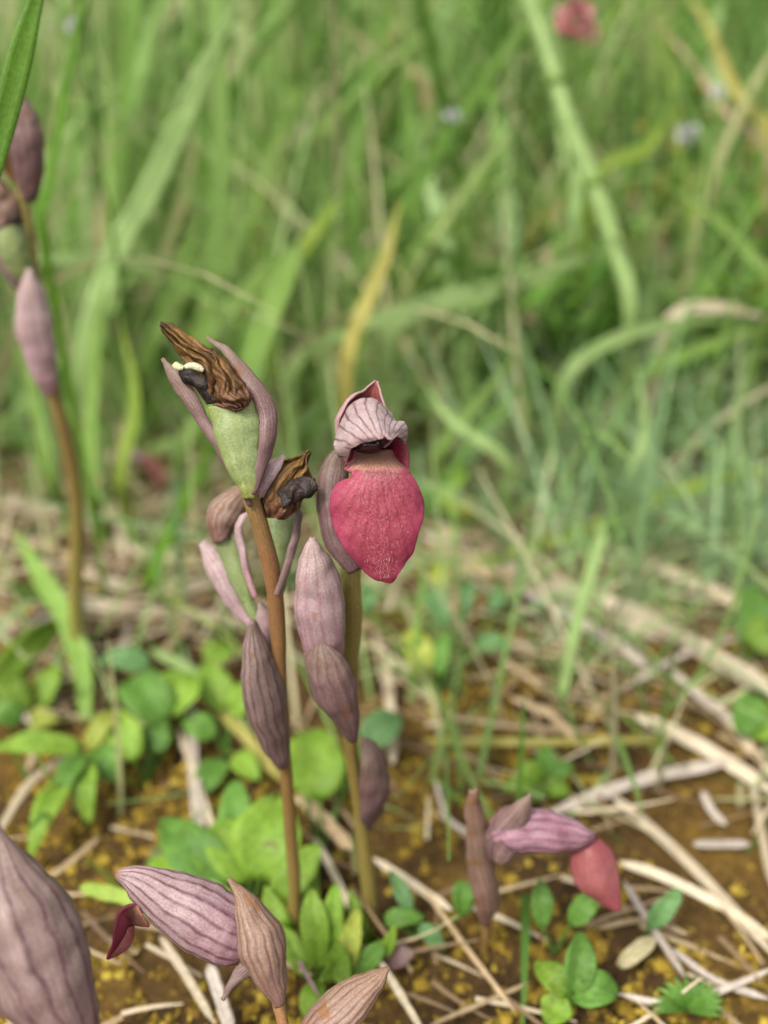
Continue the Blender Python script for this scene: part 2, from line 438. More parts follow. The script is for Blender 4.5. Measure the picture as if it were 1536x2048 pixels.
def frames(c, face, roll=0.0):
    T = np.gradient(c, axis=0)
    T /= np.linalg.norm(T, axis=1)[:, None] + 1e-12
    N = face - (face * T).sum(1)[:, None] * T
    N /= np.linalg.norm(N, axis=1)[:, None] + 1e-12
    B = np.cross(T, N)
    if roll:
        r = np.full(len(c), roll) if np.isscalar(roll) else np.array(roll)
        cs, sn = np.cos(r)[:, None], np.sin(r)[:, None]
        N, B = N * cs + B * sn, B * cs - N * sn
    return T, N, B
def shell(name, pts, hw, mats, parent, phi=110, bulge=0.8, roll=0, nv=36, nu=44, ridge=(0, 0), thick=0.0004, amp=0.0005, scale=190,
          seed=0.0, back=False, label=None):
    """boat-shaped bract, hood or capsule along a centre line: hw half widths (m), phi half opening angle, convex side to the viewer"""
    c = cr([np.array(p) for p in pts], nv)
    w = np.maximum(cr(hw, nv), 0.00025)
    w = w * np.array([1 + 0.06 * noise.noise(Vector((j * 0.22, seed + pts[0][0] * 900, 1.7))) for j in range(nv)])
    ph = cr(phi, nv) if not np.isscalar(phi) else np.full(nv, phi, float)
    face = np.array(CAMP) - c
    if back: face = -face
    T, N, B = frames(c, face, R(roll))
    v, uv = [], []
    for j in range(nv):
        for i in range(nu):
            u = i / (nu - 1)
            a = R(ph[j]) * (2 * u - 1)
            k = 1 + ridge[1] * math.cos(2 * math.pi * ridge[0] * u)
            v.append(c[j] + w[j] * k * (B[j] * math.sin(a) + N[j] * bulge * math.cos(a)))
            uv.append((u, j / (nv - 1)))
    v = crumple(np.array(v), amp, scale, seed)
    o = mesh_obj(name, v, grid_faces(nv, nu), mats, parent, uv, thick)
    if label: o['label'] = label
    return o
def spx(pts, Y=None, d=None):
    """photo points on an upright plane y = Y or at distance d"""
    return [V(x, y, Y) if d is None else P(x, y, d) for x, y in pts]
def wpx(ws, pts3):
    s = cr([depth_of(Vector(p)) for p in pts3], len(ws))
    return [a * b / FPX for a, b in zip(ws, s)]
def pshell(name, pts, ws, mats, parent, Y=None, d=None, push=0.0, **k):
    p3 = spx(pts, Y, d)
    if push:
        p3 = [p + (CAMP - p).normalized() * push for p in p3]
    return shell(name, p3, wpx(ws, p3), mats, parent, **k)

def tube(name, pts, rad, mat, parent=None, nv=None, nu=12, amp=0.0, origin=None):
    nv = nv or 6 * len(pts)
    c = cr([np.array(p) for p in pts], nv)
    r = cr(rad, nv)
    T, N, B = frames(c, np.tile(np.array([0.3, -1, 0.2]), (nv, 1)))
    v, uv = [], []
    for j in range(nv):
        for i in range(nu):
            a = 2 * math.pi * i / nu
            v.append(c[j] + max(r[j], 5e-5) * (N[j] * math.cos(a) + B[j] * math.sin(a)))
            uv.append((abs(2 * i / nu - 1), j / (nv - 1)))
    f = grid_faces(nv, nu, True)
    f.append(tuple(range(nu))[::-1])
    f.append(tuple(range((nv - 1) * nu, nv * nu)))
    return mesh_obj(name, crumple(np.array(v), amp, 120), f, mat, parent, uv, 0, origin)
def to_ground(p, dx=0.0, dy=0.0):
    x, y = p.x + dx, p.y + dy
    return Vector((x, y, gz(x, y) - 0.002))

def ribbon(name, pts3, w, mat, parent=None, fold=0.25, twist=0.0, face=None, nv=None, thick=0.00025, tip=True, base=0.55, flat=False, origin=None):
    """grass blade or straw: folded strip, w = full width (m)"""
    nv = nv or max(14, 5 * len(pts3))
    c = cr([np.array(p) for p in pts3], nv)
    fc = np.array(CAMP) - c if not flat else np.tile(np.array([0.0, -0.35, 1.0]), (nv, 1))
    T, N, B = frames(c, fc, [twist * t for t in np.linspace(-0.5, 0.5, nv)])
    v, uv = [], []
    for j in range(nv):
        t = j / (nv - 1)
        ww = w / 2 * (base + (1 - base) * min(1, t * 3)) * (max(0.03, min(1, (1 - t) * 3.2)) ** 0.7 if tip else 1)
        if not tip:      # broken, uneven ends of a dry stalk
            ww *= (1 + 0.22 * noise.noise(Vector((t * 7, c[0][0] * 300, 0)))) * min(1, 0.25 + 7 * t) * min(1, 0.15 + 6 * (1 - t))
        for i, s in enumerate((-1, -0.5, 0, 0.5, 1)):
            v.append(c[j] + B[j] * ww * s + N[j] * ww * fold * (abs(s) - 0.5))
            uv.append(((s + 1) / 2, t))
    return mesh_obj(name, v, grid_faces(nv, 5), mat, parent, uv, thick, origin=origin)
def leaf(name, base, tip, w, mat, parent, fold=0.25, arch=0.12, nv=14, nu=9, up=(0, -0.45, 0.9), power=0.75, wav=0.04, seed=0.0):
    base, tip = np.array(base), np.array(tip)
    L_ = np.linalg.norm(tip - base)
    upv = np.array(up) / np.linalg.norm(up)
    t_ = np.linspace(0, 1, nv)
    c = base + np.outer(t_, tip - base) + np.outer(np.sin(t_ * math.pi) * arch * L_, upv)
    T, N, B = frames(c, np.tile(upv, (nv, 1)))
    v, uv = [], []
    for j, t in enumerate(t_):
        ww = w / 2 * (max(0.0, math.sin(math.pi * min(1, 0.03 + 0.97 * t) ** power)) ** 0.75 + 0.02) * (1 + 0.13 * noise.noise(Vector((t * 3.3, seed * 1.3, 0.5))))
        for i in range(nu):
            s = 2 * i / (nu - 1) - 1
            k = noise.noise(Vector((s * 2 + seed, t * 3, seed)))
            v.append(c[j] + B[j] * ww * s + N[j] * (ww * fold * abs(s) + wav * w * k))
            uv.append(((s + 1) / 2, t))
    return mesh_obj(name, v, grid_faces(nv, nu), mat, parent, uv, 0.0002)

# ------------------------------------------------------------------ the ground
def build_ground():
    def axis(lo, hi, fine, far):
        a = list(np.arange(lo, hi, fine))
        s, x = fine, hi
        while x < far:
            a.append(x); s *= 1.35; x += s
        a.append(far)
        s, x, b = fine, lo, []
        while x > -far:
            s *= 1.35; x -= s; b.append(x)
        return sorted(b) + a
    X, Y = axis(-0.45, 0.45, 0.006, 60), axis(0.0, 0.9, 0.006, 60)
    v = [(x, y, gz(x, y)) for y in Y for x in X]
    tag(mesh_obj('ground', v, grid_faces(len(Y), len(X)), 'ground'), 'brown soil overgrown with ochre moss below the orchids', 'ground', kind='structure')
build_ground()

# ------------------------------------------------------------------ uncountable cover: moss, litter, grass
ICO = []
def ico():
    t = (1 + 5 ** 0.5) / 2
    v = np.array([(-1, t, 0), (1, t, 0), (-1, -t, 0), (1, -t, 0), (0, -1, t), (0, 1, t), (0, -1, -t), (0, 1, -t), (t, 0, -1), (t, 0, 1), (-t, 0, -1), (-t, 0, 1)], float)
    v /= np.linalg.norm(v[0])
    f = [(0, 11, 5), (0, 5, 1), (0, 1, 7), (0, 7, 10), (0, 10, 11), (1, 5, 9), (5, 11, 4), (11, 10, 2), (10, 7, 6), (7, 1, 8),
         (3, 9, 4), (3, 4, 2), (3, 2, 6), (3, 6, 8), (3, 8, 9), (4, 9, 5), (2, 4, 11), (6, 2, 10), (8, 6, 7), (9, 8, 1)]
    return v, f
IV, IF = ico()
def moss():
    r = np.random.RandomState(3)
    v, f = [], []
    n = 0
    while n < 15000:
        y = r.uniform(0.12, 0.60)
        x = r.uniform(-1, 1) * (0.36 * y + 0.16)
        dens = noise.noise(Vector((x * 14, y * 14, 4.2))) + 0.2
        if r.rand() > dens * 1.5 + 0.3: continue
        n += 1
        rad = (0.0005 + 0.0022 * r.rand() ** 3) * (1 + 0.6 * max(0, dens))
        z = gz(x, y)
        b = len(v)
        v.extend((IV * rad * r.uniform(0.55, 0.9, (12, 1)) + np.array([x, y, z])).tolist())
        f.extend([(a + b, c + b, d + b) for a, c, d in IF])
        for q in range(9):            # pointed leaflets standing out of one cushion
            a = r.uniform(0, 6.283); e = r.uniform(0.0, 1.5)
            d = np.array([math.cos(a) * math.cos(e), math.sin(a) * math.cos(e), math.sin(e)])
            c0 = np.array([x, y, z]) + d * rad * 0.5
            d = (d + r.normal(0, 0.3, 3)) * rad * r.uniform(0.5, 0.9)
            w = np.array([-math.sin(a), math.cos(a), 0.2]) * rad * 0.22
            k = len(v)
            v += [(c0 - w * 0.4).tolist(), (c0 + d * 0.5 + w).tolist(), (c0 + d).tolist(), (c0 + d * 0.5 - w).tolist()]
            f.append((k, k + 1, k + 2, k + 3))
    tag(mesh_obj('moss', v, f, 'moss', smooth=False), 'ochre yellow moss cushions covering the brown soil', 'moss', kind='stuff')
moss()

def strip_field(name, specs, mat, label, cat, seg=5):
    """many thin folded strips as one mesh; specs = (base xyz, heading, length, width, lean, curl, z-rot)"""
    v, f, uv = [], [], []
    for (bx, by, bz, head, ln, w, lean, curl, yaw) in specs:
        b = len(v)
        d = np.array([math.cos(head), math.sin(head)])
        side = np.array([math.cos(yaw), math.sin(yaw), 0])
        p = np.array([bx, by, bz])
        a = lean
        for j in range(seg + 1):
            t = j / seg
            ww = w * (1 - t ** 2.2) * 0.5 + 0.0002
            v.append(p - side * ww); v.append(p + side * ww)
            uv += [(0, t), (1, t)]
            a += curl / seg
            p = p + ln / seg * np.array([d[0] * math.sin(a), d[1] * math.sin(a), math.cos(a)])
        for j in range(seg):
            f.append((b + 2 * j, b + 2 * j + 1, b + 2 * j + 3, b + 2 * j + 2))
    return tag(mesh_obj(name, v, f, mat, uv=uv), label, cat, kind='stuff')

def fields():
    r = np.random.RandomState(11)
    S = []
    for _ in range(13000):
        y = 0.46 + 2.6 * r.rand() ** 1.6
        x = r.uniform(-1, 1) * (0.42 * y + 0.25)
        near = min(1, max(0, (y - 0.46) / 0.2))
        if r.rand() > 0.22 + 0.78 * near: continue
        left = x < 0.02 * y
        if not left and y < 1.0 and r.rand() < 0.45: continue
        head = r.normal(0.1, 0.9) if left else r.uniform(0, 2 * math.pi)
        S.append((x, y, gz(x, y) - 0.003, head, r.uniform(0.10, 0.36) * (0.5 + 0.5 * near), r.uniform(0.0018, 0.0085), abs(r.normal(0.36, 0.42)), r.normal(0.6, 0.8), r.normal(0, 0.9)))
    for _ in range(110):
        y = r.uniform(0.47, 0.8)
        x = r.uniform(-0.42, 0.40) * y
        S.append((x, y, gz(x, y) - 0.003, r.normal(0.1, 0.7) if x < 0 else r.uniform(0, 6.28), r.uniform(0.15, 0.33), r.uniform(0.006, 0.011), abs(r.normal(0.4, 0.25)), r.normal(0.5, 0.6), r.normal(0, 0.4)))
    strip_field('grass', S, 'grass_field', 'tall mixed green grass filling the slope behind the orchids', 'grass', 8)
    S = []
    for _ in range(1100):
        y = 0.42 + 0.7 * r.rand() ** 1.3
        x = r.uniform(-1, 1) * (0.40 * y + 0.08)
        nr = min(1, (y - 0.36) / 0.2)
        S.append((x, y, gz(x, y) - 0.003, r.uniform(0, 6.28), r.uniform(0.12, 0.42) * (0.4 + 0.6 * nr), r.uniform(0.0007, 0.0022), abs(r.normal(0.55, 0.4)), r.normal(0.4, 0.6), r.normal(0, 0.8)))
    strip_field('wispy_grass', S, 'wisp', 'thin crossing wisps of tan and pale green grass', 'grass', 8)
    S = []
    for _ in range(250):
        y = r.uniform(0.24, 0.42)
        x = r.uniform(0.05, 0.38) * y * 1.2 if r.rand() < 0.72 else r.uniform(-0.4, 0.05) * y
        S.append((x, y, gz(x, y) - 0.002, r.uniform(0, 6.28), r.uniform(0.03, 0.11), r.uniform(0.0006, 0.0018), abs(r.normal(0.8, 0.35)), r.normal(0.4, 0.5), r.normal(0, 0.9)))
    strip_field('trailing_grass', S, 'wisp', 'thin wispy pale grass trailing over the straw', 'grass', 7)
    S = []
    for _ in range(1100):
        y = r.uniform(0.33, 0.75)
        x = (0.10 + 0.24 * r.rand()) * y * 1.35 if r.rand() < 0.75 else r.uniform(-0.45, 0.45) * y
        S.append((x, y, gz(x, y) - 0.003, r.uniform(0, 6.28), r.uniform(0.03, 0.12), r.uniform(0.001, 0.0032), abs(r.normal(0.6, 0.4)), r.normal(0.5, 0.7), r.normal(0, 0.7)))
    strip_field('fine_grass', S, 'fine_field', 'fine pale bluish green grass at the edge of the mossy clearing', 'grass', 6)
    S = []
    for _ in range(240):
        y = r.uniform(0.205, 0.46)
        x = r.uniform(-1, 1) * (0.36 * y + 0.15)
        S.append((x, y, gz(x, y) - 0.002, r.uniform(0, 6.28), r.uniform(0.015, 0.07), r.uniform(0.0008, 0.0025), abs(r.normal(0.5, 0.4)), r.normal(0.5, 0.7), r.normal(0, 0.7)))
    strip_field('short_grass', S, 'grass_field', 'short sparse grass shoots between the moss and straw', 'grass', 5)
    S = []
    for _ in range(4200):
        y = r.uniform(0.13, 0.62)
        x = r.uniform(-1, 1) * (0.36 * y + 0.15)
        band = math.exp(-((y - 0.38) / 0.08) ** 2)
        if r.rand() > 0.16 + 0.84 * band: continue
        hd = r.normal(-0.5, 0.5) if x > -0.03 else r.normal(0, 0.5)
        if r.rand() < 0.3: hd = r.uniform(0, 6.28)
        S.append((x, y, gz(x, y) + r.uniform(0.001, 0.007), hd, r.uniform(0.008, 0.03) + 0.05 * band * r.rand(), r.uniform(0.0004, 0.0015) + 0.0010 * band * r.rand(), r.normal(1.50, 0.14), r.normal(0.05, 0.35), hd + math.pi / 2))
    strip_field('litter', S, 'litter', 'scattered fragments of dry stalks and leaves on the moss', 'litter', 4)
fields()

# ------------------------------------------------------------------ orchids
LAB = 'orchids in the clearing'
def orchid(loc, label):
    return thing('orchid', loc, label, 'orchid', LAB)

# A: stem with three withered flowers
YA = 0.188
baseA = to_ground(V(595, 1885, YA))
A = orchid(baseA, 'orchid with two brown withered flowers above swollen green seed capsules')
sp = [(592, 1860), (588, 1760), (583, 1685), (571, 1530), (562, 1400), (555, 1250), (545, 1154), (524, 1065), (503, 1000), (497, 985)]
p3 = [Vector(baseA)] + spx(sp, YA)
tube('stem', p3, wpx([13, 13, 13, 13, 12.5, 14, 16, 17, 17.5, 17, 14], p3), 'stem', A, nv=70, nu=18, amp=0.0002)
DA = depth_of(V(497, 985, YA))
cap = pshell('capsule', [(500, 1000), (494, 960), (485, 910), (475, 860), (465, 810)], [12, 24, 38, 45, 45], 'capsule', A, d=DA, phi=179, bulge=0.85, ridge=(3, 0.075), push=0.002)
pshell('bract', [(503, 1010), (478, 960), (447, 905), (415, 850), (380, 795), (350, 752), (324, 718)], [3, 9, 11, 12, 15, 14, 1], ['bract_dark', 'bract_pale'], A, d=DA, phi=75, bulge=0.7, roll=-20, amp=0.0005, scale=220, push=0.001)
pshell('bract', [(507, 988), (516, 938), (533, 890), (537, 840), (525, 800), (499, 760), (463, 716), (416, 676)], [2, 11, 16, 18, 18, 16, 10, 1], ['bract_dark', 'bract_pale'], A, d=DA, phi=78, bulge=0.7, roll=22, amp=0.0005, scale=220, push=0.003)
z2 = lambda x, y: (290 + x / 3.6575, 600 + y / 3.6575)
def rowspan(a, b, n, mid, za=0.0, zb=0.0):
    """row of n points between two photo points, bulging mid mm at the centre"""
    out = []
    for i in range(n):
        t = i / (n - 1)
        out.append((a[0] + (b[0] - a[0]) * t, a[1] + (b[1] - a[1]) * t, za + (zb - za) * t + mid * math.sin(math.pi * t)))
    return out
ra = [((115, 155), (112, 190), 0.3), ((225, 195), (165, 275), 1.2), ((330, 270), (235, 380), 2), ((430, 330), (290, 470), 3), ((540, 385), (400, 560), 4),
      ((660, 480), (470, 660), 4.6), ((765, 600), (500, 755), 4.5), ((800, 690), (640, 812), 3.6), ((760, 770), (690, 800), 2.5)]
whood = patch('withered_hood', [rowspan(z2(*a), z2(*b), 6, m_, 2.5, 5.0) for a, b, m_ in ra], DA, ['withered', 'withered'], A, 90, 76, 0.00025, 0.0005, 330, 1.0, pleat=(2.6, 0.0020))
rb = [((285, 470), (430, 470), 1), ((250, 530), (460, 540), 1.5), ((275, 585), (480, 610), 1.5), ((350, 620), (500, 660), 1.4), ((390, 680), (525, 700), 1), ((445, 755), (540, 750), 0.6)]
patch('withered_lip', [rowspan(z2(*a), z2(*b), 5, m_, 3.0, 5.5) for a, b, m_ in rb], DA, 'withered_black', A, 30, 30, 0.0006, 0.0006, 400, 2.0)
pshell('petal_fragment', [z2(285, 500), z2(330, 490), z2(390, 505), z2(420, 520)], [3, 5, 5, 2], 'fragment', whood, d=DA - 0.0075, phi=120)
pshell('petal_fragment', [z2(215, 470), z2(240, 490), z2(280, 500)], [4, 5, 3], 'fragment', whood, d=DA - 0.004, phi=110)
patch('withered_petal', [rowspan(z2(*q0), z2(*q1), 5, m_, 6.5, 6.5) for q0, q1, m_ in (((490, 350), (496, 372), 0.3), ((560, 430), (490, 470), 1.0), ((640, 520), (495, 570), 1.6), ((720, 620), (510, 680), 1.8), ((770, 700), (560, 765), 1.4), ((740, 780), (640, 812), 0.6))],
      DA, 'withered', whood, 60, 40, 0.00025, 0.0005, 330, 8.0, pleat=(2.2, 0.0013))
# second withered flower, to the right
pshell('capsule', [(548, 1240), (553, 1190), (558, 1145), (562, 1100), (565, 1050), (562, 1020)], [4, 11, 20, 26, 28, 24], 'capsule', A, d=DA + 0.0165, phi=179, bulge=0.9, ridge=(3, 0.05))
rc = [((1200, 1100), (1218, 1125), 0.2), ((1120, 1140), (1190, 1200), 1), ((1035, 1165), (1225, 1295), 2), ((950, 1240), (1190, 1340), 3), ((890, 1340), (1150, 1420), 4), ((850, 1450), (1140, 1500), 4.4), ((860, 1540), (1110, 1555), 3.6), ((890, 1600), (1000, 1605), 2)]
wh2 = patch('withered_hood', [rowspan(z2(*a), z2(*b), 6, m_, 0.5, 1.0) for a, b, m_ in rc], DA + 0.004, ['withered', 'withered'], A, 80, 60, 0.00025, 0.0005, 330, 5.0, pleat=(2.6, 0.0019))
pshell('withered_lip', [z2(990, 1460), z2(1080, 1410), z2(1170, 1370), z2(1245, 1340)], [16, 21, 19, 9], 'withered_black', A, d=DA - 0.002, phi=150, bulge=0.55, amp=0.0009, scale=330)
pshell('bract', [z2(840, 1440), z2(880, 1330), z2(950, 1220), z2(1022, 1130)], [9, 14, 13, 2], ['bract_pale', 'bract'], A, d=DA + 0.001, phi=80, roll=-20)
pshell('bract', [(548, 1190), (575, 1130), (592, 1070), (597, 1030), (590, 1010)], [5, 7, 8, 7, 2], ['bract', 'bract_pale'], A, d=DA + 0.008, phi=90, roll=40)
# third withered flower, behind on the left
pshell('capsule', [(551, 1292), (522, 1255), (494, 1195), (472, 1125), (459, 1075), (456, 1045)], [5, 7, 14, 25, 26, 20], 'capsule', A, d=DA + 0.024, phi=179, bulge=0.9, ridge=(3, 0.05))
pshell('withered_hood', [(447, 1085), (443, 1050), (458, 1015), (478, 990), (495, 972)], [20, 28, 30, 22, 6], ['bract_brown', 'withered'], A, d=DA + 0.021, phi=120, amp=0.0009, scale=200)
pshell('bract', [(512, 1195), (489, 1125), (477, 1070), (484, 1040), (496, 1025)], [5, 7, 8, 7, 2], ['bract_pale', 'bract'], A, d=DA + 0.014, phi=90, roll=-40)
pshell('bract', [(548, 1300), (512, 1262), (476, 1212), (446, 1155), (425, 1115), (402, 1085)], [3, 6, 16, 24, 18, 8], ['bract_pale', 'bract'], A, d=DA + 0.026, phi=100)
# lower bracts
pshell('bract', [(535, 1310), (534, 1270), (528, 1235), (520, 1205)], [8, 14, 12, 3], ['bract_pale', 'bract'], A, Y=YA + 0.003, phi=100)
pshell('bract', [(563, 1530), (551, 1480), (533, 1415), (520, 1350), (510, 1295), (503, 1238)], [12, 30, 45, 45, 26, 2], ['bract', 'bract_pale'], A, Y=YA - 0.002, phi=112, bulge=0.75, ridge=(9, 0.012), roll=38)
for b_, m_, t_, w_ in (((588, 1900), (612, 1830), (632, 1725), 40), ((600, 1900), (560, 1850), (530, 1770), 46), ((585, 1895), (500, 1860), (420, 1760), 62), ((600, 1905), (660, 1900), (700, 1990), 46)):
    q = [Vector(baseA) + Vector((0, 0, 0.002)), H(*m_, 0.012), H(*t_, 0.016)]
    ribbon('basal_leaf', q, w_ * 0.28 / FPX, 'leaf_lime', A, 0.35, 0.3)

# B: the open crimson flower
YB = 0.190
baseB = to_ground(V(745, 1925, YB))
B = orchid(baseB, 'orchid with one open flower, crimson tongue below a pale veined hood')
sp = [(743, 1880), (738, 1790), (722, 1640), (703, 1510), (696, 1420), (700, 1330), (705, 1230), (703, 1150), (708, 1080), (722, 1000), (735, 930)]
p3 = [Vector(baseB)] + spx(sp, YB + 0.004)
tube('stem', p3, wpx([15, 15, 15, 14, 13, 14, 18, 19, 19, 18, 18, 14], p3), 'stem_olive', B, nv=70, nu=18, amp=0.0002)
DB = 0.2110
pshell('bract', [(712, 1145), (685, 1090), (668, 1030), (664, 980), (672, 930), (692, 885)], [12, 26, 30, 28, 24, 4], ['bract_dark', 'bract'], B, d=DB + 0.008, phi=115, bulge=0.8)
sep = shell('sepal', spx([(729, 892), (730, 872), (731, 845), (735, 815), (745, 788), (752, 762)], d=DB + 0.001), wpx([40, 56, 59, 47, 21, 1.5], spx([(728, 905)] * 6, d=DB)), ['sepal', 'hood_inside'], B, phi=[95, 108, 118, 120, 112, 80], bulge=0.75, back=True, nu=60, amp=0.00025, scale=300)
hr = [
 [(674, 872, 0), (690, 828, 0.5), (706, 808, 1), (728, 797, 1.5), (745, 797, 1.6), (760, 806, 1.4), (773, 820, 1), (789, 840, 0)],
 [(671, 876, 2), (690, 842, 3.5), (712, 825, 4.5), (734, 816, 5), (750, 817, 5), (764, 824, 4.5), (777, 834, 3.6), (792, 846, 2)],
 [(669, 884, 3.4), (693, 857, 5.8), (720, 842, 7), (741, 837, 7.6), (756, 838, 7.6), (769, 843, 7), (783, 847, 5.6), (806, 844, 3.2)],
 [(670, 894, 3.6), (698, 869, 6.2), (729, 857, 7.9), (749, 855, 9.8), (762, 855, 9.8), (774, 859, 9.2), (786, 858, 7.2), (812, 853, 3.8)],
 [(676, 908, 3.0), (702, 885, 7.0), (735, 871, 9.8), (755, 869, 11.2), (767, 868, 10.8), (777, 870, 11.0), (790, 868, 7.4), (814, 866, 3.4)],
 [(694, 926, 0.8), (704, 898, 6.4), (741, 881, 9.6), (764, 878, 11.6), (771, 873, 10.6), (783, 879, 11.4), (796, 873, 7.4), (812, 887, 2.4)]]
hood = patch('hood', hr, DB, ['hood_pale', 'hood_dark'], B, 90, 70, 0.0004, 0.00024, 380, 2.0, flip=True, fan=(776, 892, 0.0035))
lr = [(704, 903, 784, 900, -3.5, -3), (702, 918, 796, 915, -1.0, -1), (694, 934, 814, 930, 2.2, 0.5), (689, 939, 818, 936, 3.4, 1), (704, 946, 819, 944, 4.6, 2.6),
      (700, 955, 822, 951, 5.0, 3.0), (678, 965, 829, 960, 5.2, 2.2), (666, 984, 839, 980, 5.0, 1.6), (660, 1012, 847, 1006, 4.4, 1.2), (665, 1042, 845, 1037, 3.6, 1.0),
      (677, 1073, 836, 1069, 2.8, 0.8), (694, 1103, 824, 1104, 1.6, 0.2), (717, 1130, 808, 1129, 0.4, -0.6), (744, 1154, 796, 1150, -0.6, -1.2), (771, 1164, 787, 1162, -1.4, -1.6)]
rows = []
for k, (xl, yl, xr, yr, zc, ze) in enumerate(lr):
    xl += 0.5 * math.sin(k * 2.3) * (k > 5); xr += 0.6 * math.sin(k * 4.1 + 1) * (k > 5)
    row = []
    for i in range(11):
        t = i / 10
        s = 2 * t - 1
        sag = 0 if k < 6 else (k - 5) * 0.35          # the lower edge is rounded, rows sag in the middle
        row.append((xl + (xr - xl) * t, yl + (yr - yl) * t + sag * (1 - s * s), ze + (zc - ze) * (1 - s * s) ** 0.8 + 0.55 * math.sin(1.9 * k + 2.0 * (s > 0)) * abs(s) ** 3))
    rows.append(row)
lip = patch('lip', rows, DB, ['lip', 'lip_lobe'], B, 80, 100, 0.0004, 0.00018, 420, 3.0, flip=True, fan=(756, 890, -1))
lob = [rowspan((786, 878), (813, 882), 4, 0.8, -1, 1), rowspan((786, 892), (818, 904), 4, 0.8, -1.6, 1.4), rowspan((790, 908), (819, 922), 4, 0.8, -1.2, 1.6), rowspan((800, 922), (818, 937), 4, 0.5, 0.2, 1.8)]
patch('side_lobe', lob, DB, 'lip_lobe', lip, 20, 20)
lob = [rowspan((690, 900), (706, 892), 4, 0.5, 1.4, -1), rowspan((692, 918), (705, 905), 4, 0.5, 2, -0.6), rowspan((688, 934), (704, 918), 4, 0.5, 2.2, 0.4)]
patch('side_lobe', lob, DB, 'lip_lobe', lip, 20, 20)
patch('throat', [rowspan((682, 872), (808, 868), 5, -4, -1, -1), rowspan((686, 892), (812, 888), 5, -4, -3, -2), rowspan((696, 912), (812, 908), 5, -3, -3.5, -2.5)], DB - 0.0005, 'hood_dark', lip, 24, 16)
def blob(name, px, py, d, rx, ry, rz, mat, parent, amp=0.0):
    c = P(px, py, d)
    s = d / FPX
    v, uv = [], []
    nv, nu = 14, 24
    for j in range(nv):
        th = math.pi * j / (nv - 1)
        for i in range(nu):
            a = 2 * math.pi * i / nu
            e = abs(math.cos(a)) ** 0.8 * math.copysign(1, math.cos(a)), abs(math.sin(a)) ** 0.8 * math.copysign(1, math.sin(a))
            q = c + Vector((1, 0, 0)) * rx * s * math.sin(th) * e[0] + UPV * ry * s * math.sin(th) * e[1] - FWD * rz * math.cos(th)
            v.append(q[:]); uv.append((i / nu, j / (nv - 1)))
    return mesh_obj(name, crumple(np.array(v), amp, 400), grid_faces(nv, nu, True), mat, parent, uv)
blob('callus', 735, 891, DB + 0.0005, 29, 16, 0.0026, 'callus', lip, 0.0002)
def lip_hairs():
    r = np.random.RandomState(5)
    dg = bpy.context.evaluated_depsgraph_get
    me = lip.data
    base = np.array(root_loc(B))
    n = len(me.vertices)
    co = np.zeros(n * 3); me.vertices.foreach_get('co', co); co = co.reshape(-1, 3) + base
    g = co.reshape(100, 80, 3)
    v, f = [], []
    for _ in range(760):
        if r.rand() < 0.5:
            t, u = r.normal(0.31, 0.025), r.uniform(0.2, 0.8)
        else:
            t = r.uniform(0.32, 0.93); u = r.normal(0.54, 0.13 + 0.05 * r.rand())
        if not (0.05 < u < 0.95): continue
        j, i = int(t * 99), int(u * 79)
        p = g[j, i]
        dn = g[min(99, j + 2), i] - p
        dn /= np.linalg.norm(dn) + 1e-9
        out = np.array(CAMP) - p
        out /= np.linalg.norm(out)
        sd = np.cross(dn, out)
        d = dn * r.uniform(0.2, 0.9) * (1 if t > 0.34 else r.choice([-1, 1])) + out * 0.45 + sd * r.normal(0, 0.35)
        d /= np.linalg.norm(d)
        ln = r.uniform(0.0004, 0.0010)
        w = r.uniform(0.000022, 0.00004)
        b = len(v)
        p = p + out * 0.00018
        side = np.cross(d, out); side /= np.linalg.norm(side) + 1e-9
        o2 = np.cross(side, d)
        v += [(p + side * w).tolist(), (p - side * w * 0.5 + o2 * w).tolist(), (p - side * w * 0.5 - o2 * w).tolist(), (p + d * ln).tolist()]
        f += [(b, b + 1, b + 3), (b + 1, b + 2, b + 3), (b + 2, b, b + 3)]
    tag(mesh_obj('hairs', v, f, 'hair', lip, smooth=False), kind='stuff')
lip_hairs()
pshell('bract', [(652, 1312), (645, 1260), (638, 1200), (633, 1145), (628, 1100), (627, 1074)], [34, 46, 49, 40, 20, 3], ['bract_pale', 'bract'], B, Y=YB - 0.004, phi=130, bulge=0.75, label='pale pink hooded bract')
pshell('bract', [(704, 1480), (692, 1435), (671, 1385), (656, 1340), (646, 1305), (640, 1276)], [9, 28, 45, 45, 31, 2], ['bract_dark', 'bract'], B, Y=YB - 0.007, phi=112, bulge=0.75, ridge=(8, 0.012), roll=-36)
pshell('bract', [(727, 1660), (742, 1615), (749, 1565), (742, 1515), (722, 1476)], [8, 25, 31, 27, 4], ['bract_dark', 'bract'], B, Y=YB + 0.004, phi=105, bulge=0.75, roll=40)
for m_, t_, w_ in (((720, 1860), (700, 1780), 34), ((770, 1900), (790, 1850), 26), ((690, 1930), (640, 1960), 40)):
    ribbon('basal_leaf', [Vector(baseB) + Vector((0, 0, 0.002)), H(*m_, 0.010), H(*t_, 0.018)], w_ * 0.28 / FPX, 'leaf_lime', B, 0.35, 0.3)

